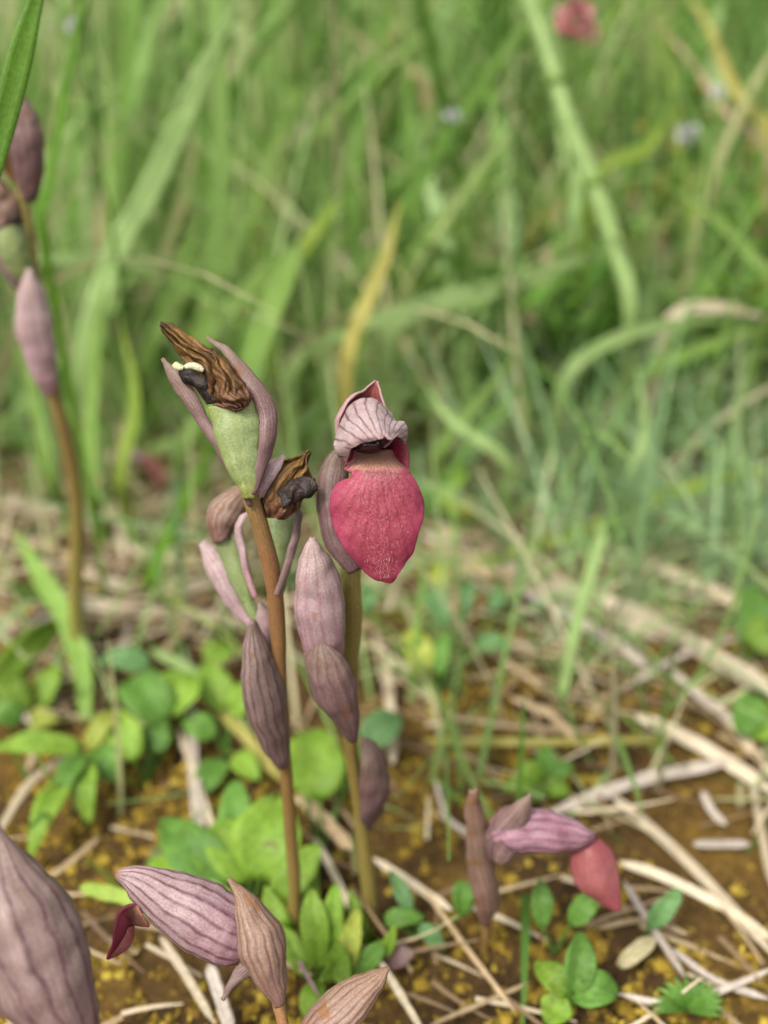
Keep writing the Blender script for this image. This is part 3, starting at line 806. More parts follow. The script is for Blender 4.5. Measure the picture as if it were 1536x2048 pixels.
# C: taller orchid at the left, behind
YC = 0.300
baseC = to_ground(V(150, 1300, YC))
Co = orchid(baseC, 'tall orchid with pink bracts and a yellow green capsule beside broad green blades')
sp = [(151, 1200), (154, 1100), (153, 1000), (134, 890), (108, 790), (86, 690), (68, 580), (58, 470), (45, 390), (28, 300)]
p3 = [Vector(baseC)] + spx(sp, YC)
tube('stem', p3, wpx([15, 15, 15, 15, 15, 14, 14, 14, 13, 11, 8], p3), 'stem_olive', Co, nv=60, nu=14)
pshell('bract', [(103, 790), (86, 735), (71, 665), (63, 600), (58, 537)], [9, 27, 34, 27, 4], ['bract_pale', 'bract_pale'], Co, Y=YC - 0.006, phi=125)
pshell('bract', [(60, 400), (58, 335), (52, 280), (45, 230), (38, 176)], [12, 29, 33, 25, 3], ['bract_dark', 'bract'], Co, Y=YC - 0.004, phi=125)
pshell('capsule', [(66, 560), (46, 535), (30, 500), (22, 460), (20, 440)], [8, 24, 29, 26, 18], 'capsule', Co, Y=YC - 0.002, phi=179, bulge=0.9)
pshell('withered_hood', [(20, 460), (12, 430), (2, 400), (-8, 360)], [22, 30, 27, 8], ['bract_brown', 'withered'], Co, Y=YC - 0.002, phi=130, amp=0.001)
blob('withered_lip', 30, 440, depth_of(V(30, 440, YC)) - 0.006, 13, 9, 0.002, 'withered_black', Co, 0.0004)
pshell('bract', [(66, 590), (35, 560), (10, 520), (-10, 470)], [6, 15, 15, 4], ['bract', 'bract_pale'], Co, Y=YC + 0.004, phi=100)
pshell('bract', [(40, 370), (18, 330), (5, 290)], [8, 14, 4], ['withered', 'bract_brown'], Co, Y=YC + 0.002, phi=100)
for pts, w_, mt in (([(30, 1060), (80, 1150), (135, 1240), (165, 1340), (172, 1440)][::-1], 52, 'grass_mid'), ([(0, 1172), (60, 1185), (110, 1210), (150, 1260)][::-1], 34, 'grass_mid'), ([(-20, 1380), (50, 1300), (120, 1245)][::-1], 70, 'leaf_lime')):
    n_ = len(pts)
    ribbon('basal_leaf', [H(x, y, 0.006 + 0.030 * k / n_) for k, (x, y) in enumerate(pts)], w_ * 0.30 / FPX, mt, Co, 0.35, 0.3)

# D: big bract right before the lens at lower left
dD = 0.184
pD = spx([(165, 2130), (126, 2040), (80, 1935), (40, 1835), (8, 1745), (-12, 1648)], d=dD)
baseD = to_ground(pD[0], 0.002, 0.006)
D = orchid(baseD, 'orchid showing a single large fat pink veined bract')
shell('bract', pD, wpx([30, 72, 100, 98, 58, 3], pD), ['bract', 'bract_pale'], D, phi=135, bulge=0.8, nv=50, nu=60, ridge=(7, 0.012), roll=12)
tube('stem', [Vector(baseD), baseD.lerp(pD[0], 0.5) + Vector((0.001, 0, 0)), pD[0] + Vector((0, 0.001, 0.002)), pD[1]], [0.0016, 0.0016, 0.0016, 0.0012], 'stem', D, nu=14)
pd2 = spx([(150, 2200), (60, 2190), (-30, 2150), (-90, 2080)], d=dD + 0.006)
shell('bract', pd2, wpx([16, 50, 55, 6], pd2), ['bract_brown', 'bract'], D, phi=120)

# E: low orchid with a striped, nearly closed hood
dE = 0.2065
z4 = lambda x, y: (x / 1.92, 1600 + y / 1.92)
pE = spx([z4(1070, 785), (566, 2050), (574, 2120)], d=dE)
baseE = to_ground(pE[-1], 0.0, 0.004)
E = orchid(baseE, 'low orchid with a striped pink hood and a small folded crimson lip')
tube('stem', [Vector(baseE), baseE.lerp(pE[2], 0.6), pE[2], pE[1], pE[0], P(548, 1968, dE)], [0.0014, 0.0013, 0.0012, 0.0011, 0.0012, 0.0012], 'stem', E, nu=16)
shell('hood', spx([z4(950, 545), z4(880, 510), z4(790, 458), z4(690, 402), z4(590, 345), z4(510, 300), z4(448, 282)], d=dE + 0.002), wpx([44, 64, 68, 61, 44, 26, 6], spx([(300, 1800)] * 7, d=dE)), ['hood_striped', 'hood_dark'], E,
      phi=140, bulge=0.8, nv=60, nu=80, ridge=(12, 0.010), amp=0.00035, scale=200)
le = patch('lip', [[(*z4(530, 395), 0), (*z4(545, 440), 1), (*z4(572, 488), 0)], [(*z4(492, 405), 1.5), (*z4(505, 445), -2), (*z4(530, 480), -2.5)], [(*z4(452, 440), 2.5), (*z4(482, 470), 0.5), (*z4(497, 490), -1.5)],
                    [(*z4(437, 505), 3), (*z4(465, 510), 1), (*z4(488, 515), -1)], [(*z4(430, 560), 2.5), (*z4(448, 555), 1), (*z4(462, 552), 0)], [(*z4(412, 612), 2), (*z4(416, 610), 1.5), (*z4(420, 606), 1)]],
           dE, ['lip', 'lip_lobe'], E, 30, 50, 0.0005, 0.0002, 300, 4, flip=True)
patch('lip_underside', [rowspan(z4(492, 490), z4(514, 482), 4, 0.3, 0.5, -1), rowspan(z4(478, 520), z4(508, 535), 4, 0.3, 0.8, -0.6), rowspan(z4(450, 565), z4(485, 575), 4, 0.3, 1, 0), rowspan(z4(414, 611), z4(424, 606), 4, 0.1, 1.5, 1)], dE, 'lip_far', le, 16, 20)
shell('bract', spx([z4(1070, 785), z4(1054, 715), z4(1024, 625), z4(995, 520), z4(960, 430), z4(920, 360), z4(880, 303)], d=dE - 0.0035), wpx([10, 24, 43, 45, 29, 12, 1.5], spx([(500, 1900)] * 7, d=dE)), ['bract_brown', 'bract'], E, phi=112, bulge=0.8, nv=50, nu=60, ridge=(9, 0.014), roll=36, label='brownish striped bract with a hooked tip')
shell('bract', spx([z4(990, 640), z4(940, 650), z4(905, 690), z4(854, 766)], d=dE - 0.002), wpx([10, 15, 9, 1], spx([(480, 1950)] * 4, d=dE)), ['bract', 'bract_pale'], E, phi=95)
p2 = spx([(582, 2130), (612, 2095), (655, 2045), (703, 2003), (748, 1966), (780, 1936)], d=dE - 0.002)
shell('bract', p2, wpx([7, 30, 46, 44, 26, 2], p2), ['bract_brown', 'bract_pale'], E, phi=108, bulge=0.7, nv=50, nu=60, ridge=(9, 0.014), roll=-34, label='pale brown striped bract pointing up')

# F: orchid at lower right with a drooping rose lip
YF = 0.182
baseF = to_ground(V(963, 2000, YF))
F = orchid(baseF, 'small orchid with a purple hood and a drooping rose pink lip')
sp = [(967, 1930), (972, 1850), (975, 1780), (985, 1720), (1000, 1690)]
p3 = [Vector(baseF)] + spx(sp, YF + 0.003)
tube('stem', p3, wpx([7, 7, 8, 9, 9, 9], p3), 'stem', F, nu=12)
pshell('bract', [(972, 1850), (976, 1800), (963, 1740), (954, 1670), (948, 1620), (943, 1575)], [8, 25, 27, 21, 19, 8], ['bract_brown', 'bract_brown'], F, Y=YF - 0.002, phi=105, amp=0.0006, scale=150, roll=25)
pshell('hood', [(990, 1672), (1025, 1660), (1070, 1660), (1120, 1666), (1160, 1672), (1188, 1674)], [30, 44, 42, 36, 24, 8], ['hood_purple', 'hood_dark'], F, Y=YF - 0.004, phi=140, nu=60)
pshell('bract', [(985, 1712), (1004, 1672), (1034, 1630), (1064, 1586)], [12, 32, 25, 1], ['bract_dark', 'bract_pale'], F, Y=YF - 0.004, phi=100, roll=20)
DF = depth_of(V(1180, 1700, YF))
fr_ = [((1150, 1688), (1198, 1676), 1.5), ((1142, 1712), (1222, 1700), 3), ((1144, 1744), (1234, 1730), 3.4), ((1157, 1774), (1239, 1762), 3), ((1190, 1800), (1241, 1790), 2), ((1232, 1822), (1242, 1818), 0.4)]
patch('lip', [rowspan(a, b, 5, m_, 2, 2) for a, b, m_ in fr_], DF - 0.003, ['lip_far', 'lip_lobe'], F, 30, 40, 0.0004, 0.0003, 200, flip=True)
pshell('ovary', [(1018, 1690), (1008, 1706), (998, 1722)], [17, 19, 13], 'bract_dark', F, Y=YF - 0.008, phi=179)

# G: far small orchid
YG = 0.42
baseG = to_ground(V(238, 1030, YG))
Go = orchid(baseG, 'distant orchid with a dark red hood and a thin drooping lip in the straw')
tube('stem', [Vector(baseG), V(232, 980, YG), V(236, 935, YG)], [0.002, 0.0018, 0.0015], 'stem', Go)
pshell('hood', [(222, 940), (240, 918), (265, 912), (292, 916)], [10, 16, 15, 6], ['hood_striped', 'hood_dark'], Go, Y=YG, phi=130)
pshell('lip', [(288, 912), (306, 930), (320, 955), (329, 984)], [11, 12, 10, 3], ['lip_far', 'lip_lobe'], Go, Y=YG, phi=80)
pshell('bract', [(240, 1010), (225, 965), (215, 935), (212, 915)], [6, 13, 12, 2], ['bract', 'bract_pale'], Go, Y=YG - 0.004, phi=120)

# ------------------------------------------------------------------ single grass blades that stand out
def blade(px, w, mat, label, group, d=None, ground=True, name='grass_shoot', fold=0.22, twist=0.5, tip=True, cat='grass shoot', tilt=0.0, gdx=None):
    """px from the lowest point to the tip; the blade is carried on down to the soil from there"""
    n = len(px)
    p = [P(x, y, d + tilt * k / max(1, n - 1)) for k, (x, y) in enumerate(px)]
    if ground and p[0].z > 0.003:
        q = p[0]
        dx = (p[0].x - p[1].x) * 0.5
        g = Vector((q.x + (dx * 0.6 if gdx is None else gdx), q.y + 0.01, 0)); g.z = gz(g.x, g.y) - 0.003
        p = [g, g.lerp(q, 0.5) + Vector((-dx * 0.1, 0, 0.002))] + p
    o = ribbon(name, p, w * d / FPX, mat, None, fold, twist, tip=tip, origin=p[0])
    return tag(o, label, cat, group)
def near(px, marks):
    c = np.mean(np.array(px, float), axis=0)
    return min(marks, key=lambda m: (m[0] - c[0]) ** 2 + (m[1] - c[1]) ** 2)[2]
def posture(px, w):
    a = math.degrees(math.atan2(abs(px[-1][1] - px[0][1]), abs(px[-1][0] - px[0][0]) + 1e-6))
    return ('broad' if w >= 28 else 'narrow') + ' ' + ('upright' if a > 72 else 'leaning' if a > 35 else 'arching')
GM = [(430, 700, 'behind the withered orchid'), (90, 450, 'beside the tall orchid'), (740, 780, 'behind the open crimson flower'), (1150, 330, 'beside the jointed stalk'), (1155, 60, 'below the pink clover'),
      (1330, 250, 'beside the grey seed head'), (910, 250, 'around the small white seed head'), (600, 270, 'beside the curled dry leaf tip'), (1300, 1000, 'above the low lime blade'), (1260, 620, 'at the foot of the jointed stalk'), (240, 930, 'near the distant dark red orchid')]
SMK = [(1190, 1740, 'beside the drooping rose lip'), (1085, 1550, 'beside the star-shaped rosette'), (1150, 1960, 'beside the three broad leaves'), (880, 1250, 'beside the teal clover leaves'), (1280, 1900, 'beside the cream dead leaf'), (1510, 1230, 'near the round leaves at the straw end'),
       (800, 1080, 'behind the crimson lip'), (1390, 2020, 'beside the feathery leaf tuft'), (960, 1700, 'behind the upright brown bract'), (1500, 1450, 'beside the bright leaf pair'), (1100, 1060, 'under the low lime blade'), (780, 1600, 'beside the open orchid stem'),
       (240, 930, 'near the distant dark red orchid'), (150, 1150, 'at the foot of the tall orchid'), (330, 1330, 'beside the rounded bright leaves'), (430, 1100, 'behind the withered orchid')]
SEEN = {}
def grouped(o):
    SEEN.setdefault(o['label'], []).append(o)
blade([(-60, 480), (-25, 350), (8, 240), (45, 95), (72, 0), (110, -140)], 50, 'grass_vivid', 'broad vivid green grass blade crossing in front of the tall orchid', None, 0.235, twist=0.2, gdx=-0.05)
blade([(86, 470), (98, 380), (112, 285), (135, 160), (165, 10), (190, -120)], 19, 'grass_vivid', 'narrow vivid green grass blade rising beside the tall orchid', None, 0.33, twist=0.3)
for px, w, mt, d, lab in [
    ([(170, 720), (230, 510), (295, 390), (370, 225), (430, 90), (500, -40)], 46, 'grass_pale', 0.43, 'wide pale green grass blade leaning over behind the withered orchid'),
    ([(172, 700), (172, 400), (155, 140)], 24, 'grass_pale', 0.5, None), ([(205, 520), (213, 390), (240, 250)], 30, 'straw_tan', 0.5, 'tan dry grass blade standing among the green grass'),
    ([(60, 540), (150, 520), (260, 525), (370, 575)], 22, 'grass_pale', 0.45, None), ([(300, 700), (400, 530), (480, 400), (530, 310)], 32, 'grass_mid', 0.5, None),
    ([(500, 760), (545, 620), (585, 520), (602, 488)], 44, 'grass_mid', 0.42, 'green grass blade with a cut tan end behind the withered orchid'),
    ([(400, 700), (490, 590), (560, 520), (600, 490)], 34, 'grass_mid', 0.43, None), ([(540, 600), (640, 450), (690, 385)], 30, 'grass_lime', 0.48, None),
    ([(400, 650), (480, 480), (560, 270), (605, 170)], 26, 'grass_mid', 0.5, None), ([(330, 600), (420, 420), (500, 250), (560, 60)], 28, 'grass_mid', 0.55, None),
    ([(560, 330), (590, 275), (625, 240)], 30, 'straw', 0.55, 'short pale dry leaf tip curled among green stems'), ([(570, 190), (565, 110), (572, 20)], 32, 'straw', 0.7, None),
    ([(850, 175), (760, 110), (670, 30)], 22, 'straw_tan', 0.6, None), ([(640, 580), (720, 490), (810, 410)], 18, 'straw', 0.55, None),
    ([(695, 720), (735, 600), (770, 520), (800, 400)], 30, 'grass_yellow', 0.42, 'yellowing grass blade rising above the crimson flower'),
    ([(590, 730), (720, 655), (870, 595), (1020, 555)], 24, 'grass_pale', 0.45, None), ([(790, 650), (960, 590), (1100, 540), (1260, 490)], 36, 'grass_pale', 0.45, None),
    ([(940, 1130), (1180, 1060), (1330, 990), (1440, 960), (1560, 935)], 32, 'grass_lime', 0.43, 'lime green grass blade bending low across the straw'),
    ([(1440, 260), (1420, 120), (1450, -30)], 40, 'grass_pale', 0.55, None), ([(1540, 330), (1440, 210), (1380, 120), (1280, 10)], 13, 'straw_tan', 0.5, None),
    ([(1540, 290), (1470, 180), (1420, 60), (1370, -20)], 22, 'grass_yellow', 0.5, None), ([(820, 540), (900, 430), (970, 330), (1030, 250)], 36, 'grass_mid', 0.5, None),
    ([(1540, 580), (1500, 510), (1420, 430), (1300, 350)], 22, 'grass_mid', 0.45, None), ([(1340, 640), (1440, 615), (1545, 640)], 24, 'straw', 0.45, None),
    ([(1190, 360), (1290, 300), (1340, 230)], 28, 'grass_lime', 0.5, None), ([(1100, 500), (1060, 640), (1010, 520)], 18, 'straw_tan', 0.5, None),
    ([(1060, 470), (1110, 420), (1200, 350)], 24, 'grass_yellow', 0.55, None), ([(100, 940), (60, 760), (20, 600)], 26, 'grass_mid', 0.42, None),
    ([(300, 1160), (340, 1060), (390, 960), (420, 880)], 26, 'grass_vivid', 0.40, 'dark green grass blade rising from the straw behind the withered orchid'),
    ([(1120, 1420), (1150, 1260), (1195, 1100), (1210, 1040)], 26, 'grass_pale', 0.36, 'pale green grass blade standing upright amid the fallen straw'),
    ([(240, 950), (270, 800), (240, 640)], 26, 'grass_lime', 0.42, None), ([(180, 960), (190, 700), (215, 560)], 28, 'grass_mid', 0.42, None),
    ([(1250, 980), (1290, 860), (1270, 720)], 24, 'grass_pale', 0.42, None), ([(1130, 760), (1210, 690), (1330, 650), (1450, 640)], 28, 'grass_pale', 0.42, None),
    ([(1280, 760), (1400, 700), (1540, 650)], 30, 'grass_mid', 0.45, None), ([(1010, 920), (900, 840), (850, 760)], 22, 'grass_pale', 0.42, None),
    ([(880, 900), (960, 800), (1050, 690)], 26, 'grass_mid', 0.44, None), ([(360, 900), (440, 780), (470, 640)], 28, 'grass_mid', 0.44, None)]:
    if lab: blade(px, w, mt, lab, None, d)
    else:
        k = {'grass_pale': 'pale green', 'grass_mid': 'mid green', 'grass_lime': 'lime green', 'grass_yellow': 'yellowish', 'straw': 'bleached straw', 'straw_tan': 'dry tan', 'grass_vivid': 'vivid green'}[mt]
        grouped(blade(px, w, mt, posture(px, w) + ' ' + k + ' grass blade ' + near(px, GM), None, d))
# jointed stalk
st = thing('grass_stalk', (0, 0, 0), 'thick pale green jointed grass stalk leaning over the thicket', 'grass stalk')
pp = [P(x, y, 0.42) for x, y in [(1262, 620), (1232, 500), (1180, 350), (1140, 255), (1112, 160), (1085, 75), (1045, -30), (1010, -120)]]
st.location = to_ground(pp[0], 0.01, 0.02)
tube('stem', [Vector(st.location), st.location.lerp(pp[0], 0.5)] + pp, [0.0028, 0.0030, 0.0034, 0.0036, 0.0038, 0.0038, 0.0035, 0.0034, 0.003, 0.0026], 'grass_pale', st)
for x, y in ((1113, 163), (1186, 366)):
    blob('joint', x, y, 0.419, 22, 11, 0.0042, 'grass_mid', st)

# ------------------------------------------------------------------ fallen straw
def straw(px, w, mat, label, group=None, h=0.004, lift=0.0, cat='straw', fold=0.3):
    n = len(px)
    pts = []
    for k, (x, y) in enumerate(px):
        y += rng.uniform(-5, 5)
        q = H(x, y, h)
        q = H(x, y, h + gz(q.x, q.y) + lift * k / max(1, n - 1))
        pts.append(q)
    dm = sum(depth_of(p) for p in pts) / n
    w *= 0.82
    o = ribbon('straw', pts, w * dm / FPX, mat, None, fold, 0.4, flat=False, tip=False, base=0.9, origin=pts[0], thick=0.0003)
    return tag(o, label, cat, group)
SK = {'straw': 'pale', 'straw_tan': 'tan', 'straw_grey': 'greyish', 'grass_yellow': 'fading green'}
def slabel(px, w, mt):
    L_ = math.hypot(px[-1][0] - px[0][0], px[-1][1] - px[0][1])
    return ('long' if L_ > 240 else 'short') + (' broad ' if w >= 24 else ' thin ') + SK[mt] + ' straw on the ground ' + near(px, SMK)
for px, w, mt in [
    ([(840, 1070), (1000, 1125), (1160, 1195), (1330, 1285)], 40, 'straw'), ([(860, 1100), (1010, 1160), (1120, 1220)], 30, 'straw_tan'), ([(830, 1045), (980, 1095), (1120, 1160)], 26, 'straw_tan'),
    ([(1220, 1105), (1380, 1165), (1560, 1245)], 34, 'straw'), ([(1160, 1180), (1300, 1240), (1430, 1310), (1560, 1395)], 40, 'straw'), ([(1040, 1180), (1200, 1270), (1300, 1340)], 28, 'straw_grey'),
    ([(980, 1060), (1100, 1090), (1260, 1150)], 24, 'straw'), ([(1270, 1430), (1400, 1490), (1560, 1595)], 34, 'straw'), ([(1207, 1580), (1330, 1680), (1430, 1780), (1560, 1925)], 24, 'straw'),
    ([(1090, 1630), (1252, 1571), (1330, 1545), (1470, 1520)], 28, 'straw_grey'), ([(1238, 1723), (1319, 1750), (1444, 1808), (1560, 1885)], 22, 'straw'), ([(1386, 1683), (1502, 1692)], 20, 'straw_grey'),
    ([(1502, 1549), (1520, 1650), (1545, 1780)], 18, 'straw'), ([(1404, 1580), (1425, 1620), (1453, 1650)], 18, 'straw_grey'), ([(1247, 1763), (1310, 1860), (1372, 1955)], 16, 'straw_grey'),
    ([(1230, 1987), (1355, 2005), (1470, 1965), (1550, 1935)], 15, 'straw_grey'), ([(850, 1786), (930, 1890), (1030, 2022)], 12, 'straw_tan'), ([(850, 1478), (1080, 1486), (1300, 1480)], 20, 'grass_yellow'),
    ([(900, 1440), (1050, 1455), (1200, 1465)], 14, 'straw_tan'), ([(1420, 1400), (1500, 1490), (1550, 1560)], 22, 'straw'), ([(1330, 1330), (1440, 1420), (1550, 1470)], 18, 'straw_grey'),
    ([(745, 1715), (830, 1768), (905, 1818)], 20, 'straw'), ([(775, 1310), (780, 1420), (786, 1530)], 25, 'straw'), ([(1020, 1390), (1110, 1440), (1160, 1500)], 16, 'straw_tan'),
    ([(1190, 1860), (1290, 1840), (1380, 1870)], 14, 'straw_tan'), ([(1340, 1900), (1430, 1960), (1540, 2000)], 16, 'straw_grey'), ([(1060, 1960), (950, 2010), (860, 2050)], 11, 'straw_tan'),
    ([(900, 1270), (1000, 1320), (1120, 1400)], 14, 'straw_tan'), ([(1480, 1270), (1380, 1300), (1240, 1380)], 14, 'straw_grey'), ([(870, 1560), (900, 1640), (990, 1690)], 13, 'straw_grey')]:
    grouped(straw(px, w, mt, slabel(px, w, mt), None, h=rng.uniform(0.003, 0.009)))
for px, w, mt, lab in [
    ([(-20, 1008), (80, 1020), (175, 1035)], 24, 'straw', None), ([(-20, 1178), (200, 1215), (380, 1235), (510, 1248)], 26, 'straw', 'long cream straw lying level behind the withered orchid'),
    ([(150, 1135), (210, 1160), (280, 1185)], 24, 'straw', None), ([(250, 1075), (340, 1000), (420, 945), (500, 905)], 46, 'straw', 'broad cream dry leaf slanting up behind the withered orchid'),
    ([(150, 1000), (240, 1030), (330, 1020)], 20, 'straw_tan', None), ([(-10, 1080), (80, 1090), (160, 1120)], 18, 'straw_tan', None), ([(200, 1080), (330, 1110), (450, 1130)], 20, 'straw', None),
    ([(300, 1150), (400, 1175), (470, 1160)], 18, 'straw', None), ([(90, 960), (180, 985), (300, 975)], 18, 'straw_tan', None), ([(-20, 1280), (60, 1240), (140, 1230)], 18, 'straw_grey', None),
    ([(60, 1450), (20, 1380), (-20, 1330)], 16, 'straw_grey', None), ([(260, 1240), (250, 1290), (290, 1330)], 14, 'straw_grey', None), ([(230, 1000), (245, 1090), (240, 1150)], 18, 'straw', None)]:
    o = straw(px, w, mt, lab or slabel(px, w, mt), None, h=rng.uniform(0.003, 0.008))
    if not lab: grouped(o)
for px, w, mt, lab in [
    ([(355, 1460), (395, 1570), (435, 1690), (465, 1790)], 17, 'straw', 'thin pale straw leaning behind the striped hood'), ([(382, 1390), (385, 1500), (392, 1600), (405, 1720)], 26, 'straw_grey', 'wide grey straw standing beside the thin pale one'),
    ([(395, 1375), (480, 1455), (565, 1565)], 28, 'grass_yellow', 'yellowing leaf strip reaching the stem of the withered orchid'), ([(300, 1300), (400, 1360), (510, 1480)], 30, 'grass_pale', 'pale greyish green leaf strip above the yellowing strip'),
    ([(-10, 1680), (50, 1575), (100, 1530), (160, 1495)], 18, 'straw', 'curved pale straw above the large fat bract'), ([(596, 1590), (650, 1640), (706, 1698)], 34, 'straw_tan', 'short broad tan straw between the two main stems'),
    ([(630, 1680), (680, 1770), (728, 1866)], 18, 'straw', 'slim cream straw slanting down to the open orchid stem'), ([(757, 1915), (800, 1985), (850, 2070)], 17, 'straw', 'cream straw below the pale brown pointed bract'),
    ([(320, 1875), (370, 1945), (430, 2050)], 20, 'straw', 'pale straw slanting below the striped hood'), ([(418, 1925), (440, 1990), (465, 2070)], 30, 'straw_grey', 'broad grey straw below the striped hood'),
    ([(90, 1760), (140, 1720), (200, 1670)], 14, 'straw_tan', 'short tan straw between large bract and lime leaves'), ([(567, 1877), (600, 1930), (640, 2000)], 10, 'bract', 'thin pinkish dry stalk behind the hooked bract'),
    ([(160, 1770), (210, 1782), (270, 1805), (330, 1840)], 36, 'grass_lime', 'bright lime blade passing behind the striped hood')]:
    straw(px, w, mt, lab, None, h=0.008 if mt != 'grass_lime' else 0.02, lift=0.0)

# ------------------------------------------------------------------ broad-leaved herbs
def herb(name, label, base_px, leaves, cat='herb', group=None, stems=True):
    """leaves: (base px, tip px, width px, height of base, height of tip, material)"""
    b = H(*base_px, 0.0)
    b.z = gz(b.x, b.y) - 0.001
    t = thing(name, b, label, cat, group)
    for k, (bp, tp, w, hb, ht, mt) in enumerate(leaves):
        p, q = H(*bp, hb), H(*tp, ht)
        lf = leaf('leaf', p, q, 0.86 * w * depth_of(p) / FPX, mt, t, seed=k * 3.1 + base_px[0], arch=rng.uniform(0.1, 0.28), fold=rng.uniform(0.15, 0.45), wav=0.09, power=rng.uniform(0.65, 1.0))
        if stems:
            tube('leaf_stalk', [b, b.lerp(p, 0.55) + Vector((0, 0, 0.001)), p], [0.0006, 0.0005, 0.0004], 'leaf_green', t, nv=8, nu=6)
    return t
herb('clover', 'clover with narrow teal leaflets under the tip of the open flower', (870, 1390),
     [((850, 1345), (815, 1262), 66, .012, .018, 'leaf_yellow'), ((878, 1350), (892, 1255), 36, .014, .022, 'leaf_green'), ((893, 1258), (838, 1172), 52, .022, .026, 'leaf_teal'), ((922, 1250), (940, 1158), 38, .02, .027, 'leaf_teal'),
      ((952, 1292), (1022, 1294), 48, .012, .013, 'leaf_teal'), ((985, 1225), (1000, 1170), 36, .014, .018, 'leaf_teal'), ((872, 1180), (885, 1115), 40, .024, .028, 'leaf_yellow'), ((740, 1230), (732, 1170), 40, .015, .02, 'leaf_teal')])
herb('herb', 'herb with three broad rounded leaves near the drooping rose lip', (1135, 2040),
     [((1150, 1990), (1162, 1862), 72, .012, .02, 'leaf_green'), ((1142, 1988), (1236, 1975), 82, .012, .012, 'leaf_green'), ((1138, 1985), (1068, 1925), 70, .012, .012, 'leaf_lime'), ((1125, 1990), (1095, 2050), 72, .01, .004, 'leaf_lime')])
herb('herb', 'herb with upright oval leaves right under the drooping rose lip', (1110, 1900),
     [((1084, 1855), (1080, 1758), 50, .012, .02, 'leaf_green'), ((1142, 1848), (1196, 1782), 52, .012, .018, 'leaf_green')])
herb('herb', 'bright green star-shaped rosette above the purple hood', (1085, 1590),
     [((1085, 1565), (1000, 1580), 44, .008, .006, 'leaf_lime'), ((1085, 1560), (1030, 1530), 44, .008, .012, 'leaf_lime'), ((1088, 1555), (1090, 1490), 44, .008, .014, 'leaf_green'), ((1092, 1560), (1148, 1530), 44, .008, .012, 'leaf_green'), ((1090, 1570), (1140, 1592), 44, .008, .006, 'leaf_lime'), ((1080, 1570), (1060, 1605), 38, .008, .006, 'leaf_green')])
herb('herb', 'single folded green leaf beside the long straw', (1290, 1870), [((1298, 1855), (1362, 1778), 46, .008, .016, 'leaf_teal')])
tag(leaf('dead_leaf', H(1238, 1932, .004), H(1316, 1872, .006), 34 * 0.27 / FPX, 'leaf_dead', None, fold=0.5, wav=0.12), 'small cream dead leaf lying on the moss', 'leaf')
herb('herb', 'rosette of rounded bright leaves behind the stem with withered flowers', (290, 1560),
     [((330, 1440), (260, 1360), 110, .012, .016, 'leaf_green'), ((335, 1430), (390, 1350), 100, .012, .018, 'leaf_lime'), ((270, 1520), (225, 1420), 80, .01, .016, 'leaf_lime'), ((300, 1500), (330, 1440), 80, .008, .012, 'leaf_green'),
      ((240, 1560), (180, 1500), 70, .008, .01, 'leaf_green'), ((300, 1330), (200, 1320), 60, .014, .016, 'leaf_teal'), ((420, 1330), (455, 1290), 70, .012, .014, 'leaf_lime')])
herb('herb', 'large lime green leaves between the two main orchid stems', (640, 1700),
     [((640, 1600), (620, 1460), 130, .014, .02, 'leaf_lime'), ((690, 1570), (590, 1520), 100, .012, .014, 'leaf_lime'), ((730, 1490), (800, 1430), 80, .012, .014, 'leaf_teal'), ((600, 1560), (570, 1480), 60, .012, .016, 'leaf_lime')])
herb('herb', 'clump of very broad lime leaves above the striped hood', (500, 1830),
     [((520, 1760), (560, 1590), 150, .012, .022, 'leaf_lime'), ((500, 1760), (430, 1640), 120, .012, .018, 'leaf_lime'), ((450, 1780), (320, 1640), 110, .01, .014, 'leaf_green'), ((430, 1790), (290, 1740), 90, .008, .008, 'leaf_lime'), ((560, 1800), (640, 1690), 90, .012, .02, 'leaf_lime'), ((480, 1700), (470, 1560), 80, .012, .02, 'leaf_green')])
herb('herb', 'upright lime leaves crowded around the feet of both main orchid stems', (660, 1965),
     [((640, 1940), (622, 1775), 62, .006, .022, 'leaf_lime'), ((660, 1935), (672, 1765), 52, .006, .022, 'leaf_lime'), ((690, 1945), (716, 1815), 52, .006, .016, 'leaf_yellow'), ((615, 1950), (560, 1850), 54, .006, .014, 'leaf_lime'), ((715, 1955), (772, 1880), 46, .005, .012, 'leaf_green'), ((640, 1960), (610, 2040), 50, .006, .003, 'leaf_lime')])
herb('herb', 'loose lime and green leaves beside the yellowing leaf strip', (450, 1500),
     [((450, 1420), (408, 1325), 74, .008, .016, 'leaf_lime'), ((470, 1435), (505, 1365), 60, .008, .014, 'leaf_lime'), ((430, 1470), (365, 1440), 64, .006, .010, 'leaf_green'), ((440, 1520), (400, 1600), 66, .006, .004, 'leaf_green'), ((470, 1510), (520, 1560), 60, .006, .006, 'leaf_lime')])
herb('herb', 'soft yellowish leaves at the foot of the tall orchid', (60, 1450),
     [((45, 1425), (15, 1320), 76, .006, .018, 'leaf_lime'), ((80, 1415), (120, 1330), 60, .006, .014, 'leaf_lime'), ((60, 1440), (120, 1440), 54, .005, .006, 'leaf_yellow'), ((40, 1440), (-20, 1420), 60, .005, .008, 'leaf_green')])
herb('herb', 'spread of lime green strap leaves above the large fat bract', (170, 1600),
     [((165, 1500), (-20, 1500), 56, .012, .012, 'leaf_lime'), ((170, 1520), (180, 1650), 66, .014, .006, 'leaf_lime'), ((160, 1540), (60, 1720), 56, .012, .006, 'leaf_lime'), ((170, 1510), (110, 1620), 50, .016, .010, 'leaf_green'), ((180, 1500), (240, 1420), 50, .012, .016, 'leaf_yellow')])
